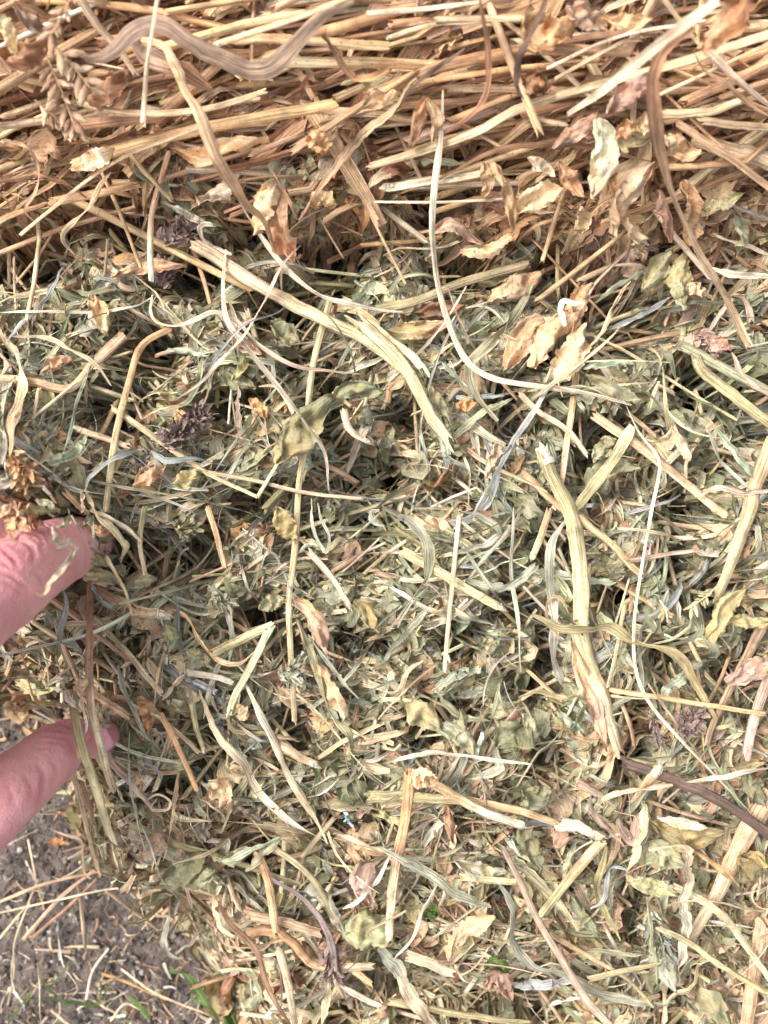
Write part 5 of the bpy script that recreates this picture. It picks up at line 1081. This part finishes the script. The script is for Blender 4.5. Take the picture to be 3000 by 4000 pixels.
chains = [
    [(-420,2600,260,74),(-260,2480,215,72),(-108,2370,190,64),(0,2290,184,56),(90,2236,160,47),(181,2174,150,32),(300,2128,124,9),(365,2116,84,-10),(400,2110,60,-22)],       # index finger
    [(-460,3150,230,64),(-300,3330,200,58),(-120,3235,158,52),(0,3121,143,47),(95,3040,131,39),(190,2955,118,29),(255,2905,104,20),(318,2885,84,10),(368,2888,76,3),(410,2876,62,-1)],  # thumb
    [(-420,2450,220,66),(-250,2240,140,54),(-90,2130,100,42),(20,2085,88,26),(110,2050,80,4),(150,2035,70,-10)],       # middle finger
    [(-460,2350,200,56),(-330,2150,120,42),(-200,2030,90,24),(-110,1980,80,-4)],                                     # ring finger
    [(-560,2350,180,50),(-470,2120,100,36),(-380,1990,80,14),(-330,1950,66,-8)],                                      # little finger
    [(-1500,3300,330,50),(-1000,3100,360,64),(-700,2900,420,68),(-480,2760,330,70),(-380,2740,250,70)]]                # wrist and palm
vs, fq, ft, base = [], [], [], 0
for ch in chains:
    v, f, cp = digit(ch); vs.append(v); fq += (f+base).tolist(); ft += [(a, b, c) for a, b, c, _ in (cp+base).tolist()]; base += len(v)
me = bpy.data.meshes.new('hand'); me.from_pydata(np.concatenate(vs).tolist(), [], fq+ft); me.update()
tmp = bpy.data.objects.new('hand_build', me); COL.objects.link(tmp)
md = tmp.modifiers.new('r', 'REMESH'); md.mode = 'VOXEL'; md.voxel_size = .00075; md.use_smooth_shade = True
md = tmp.modifiers.new('s', 'SMOOTH'); md.factor = .6; md.iterations = 14
dg = bpy.context.evaluated_depsgraph_get(); hm = bpy.data.meshes.new_from_object(tmp.evaluated_get(dg)); bpy.data.objects.remove(tmp)
hm.name = 'hand'; nv = len(hm.vertices); co = np.empty(nv*3, np.float32); hm.vertices.foreach_get('co', co); co = co.reshape(-1, 3).astype(float)
nr = np.empty(nv*3, np.float32); hm.vertices.foreach_get('normal', nr); nr = nr.reshape(-1, 3)
hu, hv = UV(co); dsp = np.zeros(nv); tint = np.ones((nv, 3))
def crease(pts, depth, width, red=.25):
    global dsp, tint
    q = catmull(pts, 30); d2 = np.full(nv, 1e9); tt = np.zeros(nv)
    for i in range(29):
        a, b = q[i], q[i+1]; ab = b-a; k = np.clip(((hu-a[0])*ab[0]+(hv-a[1])*ab[1])/(ab@ab), 0, 1)
        d = np.hypot(hu-a[0]-k*ab[0], hv-a[1]-k*ab[1]); m = d < d2; d2[m] = d[m]; tt[m] = ((i+k)/29)[m]
    g = np.exp(-(d2/width)**2)*np.sin(math.pi*np.clip(tt, .03, .97))**.5*(nr[:, 2] > 0)
    g2 = np.exp(-((d2-width*2.2)/width/1.3)**2)*np.sin(math.pi*np.clip(tt, .03, .97))*(nr[:, 2] > 0)
    depth = depth*1.15; dsp += -depth*g+depth*.25*g2; tint *= 1-(red*g)[:, None]*np.array([.25, .8, .7])
A_ = lambda pts: [T('A', *p) for p in pts]
B_ = lambda pts: [T('B', *p) for p in pts]
for pts, dp, wd in [([(60,560),(200,560),(310,620),(360,720),(350,820)], .0009, 9), ([(0,640),(60,700),(150,790),(190,880)], .0006, 7), ([(0,930),(110,960),(220,1040),(300,1110)], .0006, 8),
                    ([(180,560),(330,560),(420,640)], .0004, 6), ([(0,1020),(130,1070),(250,1160)], .0004, 7), ([(300,470),(400,520),(450,600),(450,700)], .00035, 6),
                    ([(350,440),(460,500),(520,600)], .0003, 5), ([(420,400),(540,470),(600,580)], .0003, 5), ([(500,380),(620,450),(680,560),(690,660)], .0003, 5), ([(600,960),(700,900),(800,860)], .0003, 6),
                    ([(330,900),(420,980),(470,1080)], .0003, 6), ([(0,800),(80,850),(130,880)], .0004, 6), ([(230,480),(300,500),(380,560)], .0003, 5)]:
    crease(A_(pts), dp, wd)
for pts, dp, wd in [([(420,1060),(470,1180),(460,1320),(430,1440)], .0010, 9), ([(270,1160),(320,1280),(330,1400)], .0003, 11), ([(540,1010),(600,1080),(620,1180)], .0004, 8),
                    ([(440,760),(600,770),(760,800)], .00022, 5), ([(420,830),(560,830),(700,850)], .00022, 5), ([(460,700),(620,700),(740,720)], .0002, 5), ([(350,900),(480,890),(620,900)], .0002, 5),
                    ([(60,1260),(120,1380),(130,1500)], .00025, 12), ([(930,640),(1000,760),(930,860)], .0006, 6), ([(1060,620),(1150,680),(1200,660)], .0005, 5)]:
    crease(B_(pts), dp, wd)
dsp += .00025*(nA(hu/26, hv/26)-.5)+.0004*(nB(hu/120, hv/120)-.5)
knk = np.exp(-(((hu-30)/80)**2+((hv-2180)/70)**2)); tint *= 1-.18*knk[:, None]*np.array([0, .6, .4])
co = co+nr*dsp[:, None]
hm.vertices.foreach_set('co', co.astype(np.float32).ravel())
a = hm.attributes.new('tint', 'FLOAT_COLOR', 'POINT'); a.data.foreach_set('color', np.concatenate([tint, np.ones((nv, 1))], 1).astype(np.float32).ravel())
hm.materials.clear(); hm.materials.append(M_SKIN); hm.update()
hand = bpy.data.objects.new('hand', hm); COL.objects.link(hand)
tag(hand, 'bare hand reaching in from the left, finger and thumb parting the hay', 'hand')
# thumbnail
M_NAIL = simple('fingernail', (222, 160, 168), .28, 300, .9, 1.08)
a_, b_ = np.meshgrid(np.linspace(-1, 1, 13), np.linspace(0, 1, 13), indexing='ij')
pc = P(np.array([372.]), np.array([2908.]), np.array([.0115]))[0]; dx = np.array([.80, .32, -.22]); dy_ = np.array([.35, -.85, -.30]); dx /= np.linalg.norm(dx); dy_ /= np.linalg.norm(dy_); nn = np.cross(dy_, dx); nn = nn*np.sign(nn[2])
wN, lN = .0047, .0086
pos = pc+dx*((b_-.45)*lN*(1-.0*a_))[..., None]+dy_*(a_*wN*np.sqrt(np.clip(1-(2*b_-1)**4*.45, 0, 1)))[..., None]-nn*(.0022*a_**2+.0008*(2*b_-1)**2)[..., None]
i, j = np.meshgrid(np.arange(12), np.arange(12), indexing='ij'); f = np.stack([i*13+j, (i+1)*13+j, (i+1)*13+j+1, i*13+j+1], -1).reshape(-1, 4)
o = mesh_obj('fingernail', pos, f, None, None, M_NAIL); s_ = o.modifiers.new('t', 'SOLIDIFY'); s_.thickness = .0005
as_thing(hand, P(np.array([0.]), np.array([2700.]), np.array([.05]))[0], 'skin', [o])
print('heroes', COUNT)
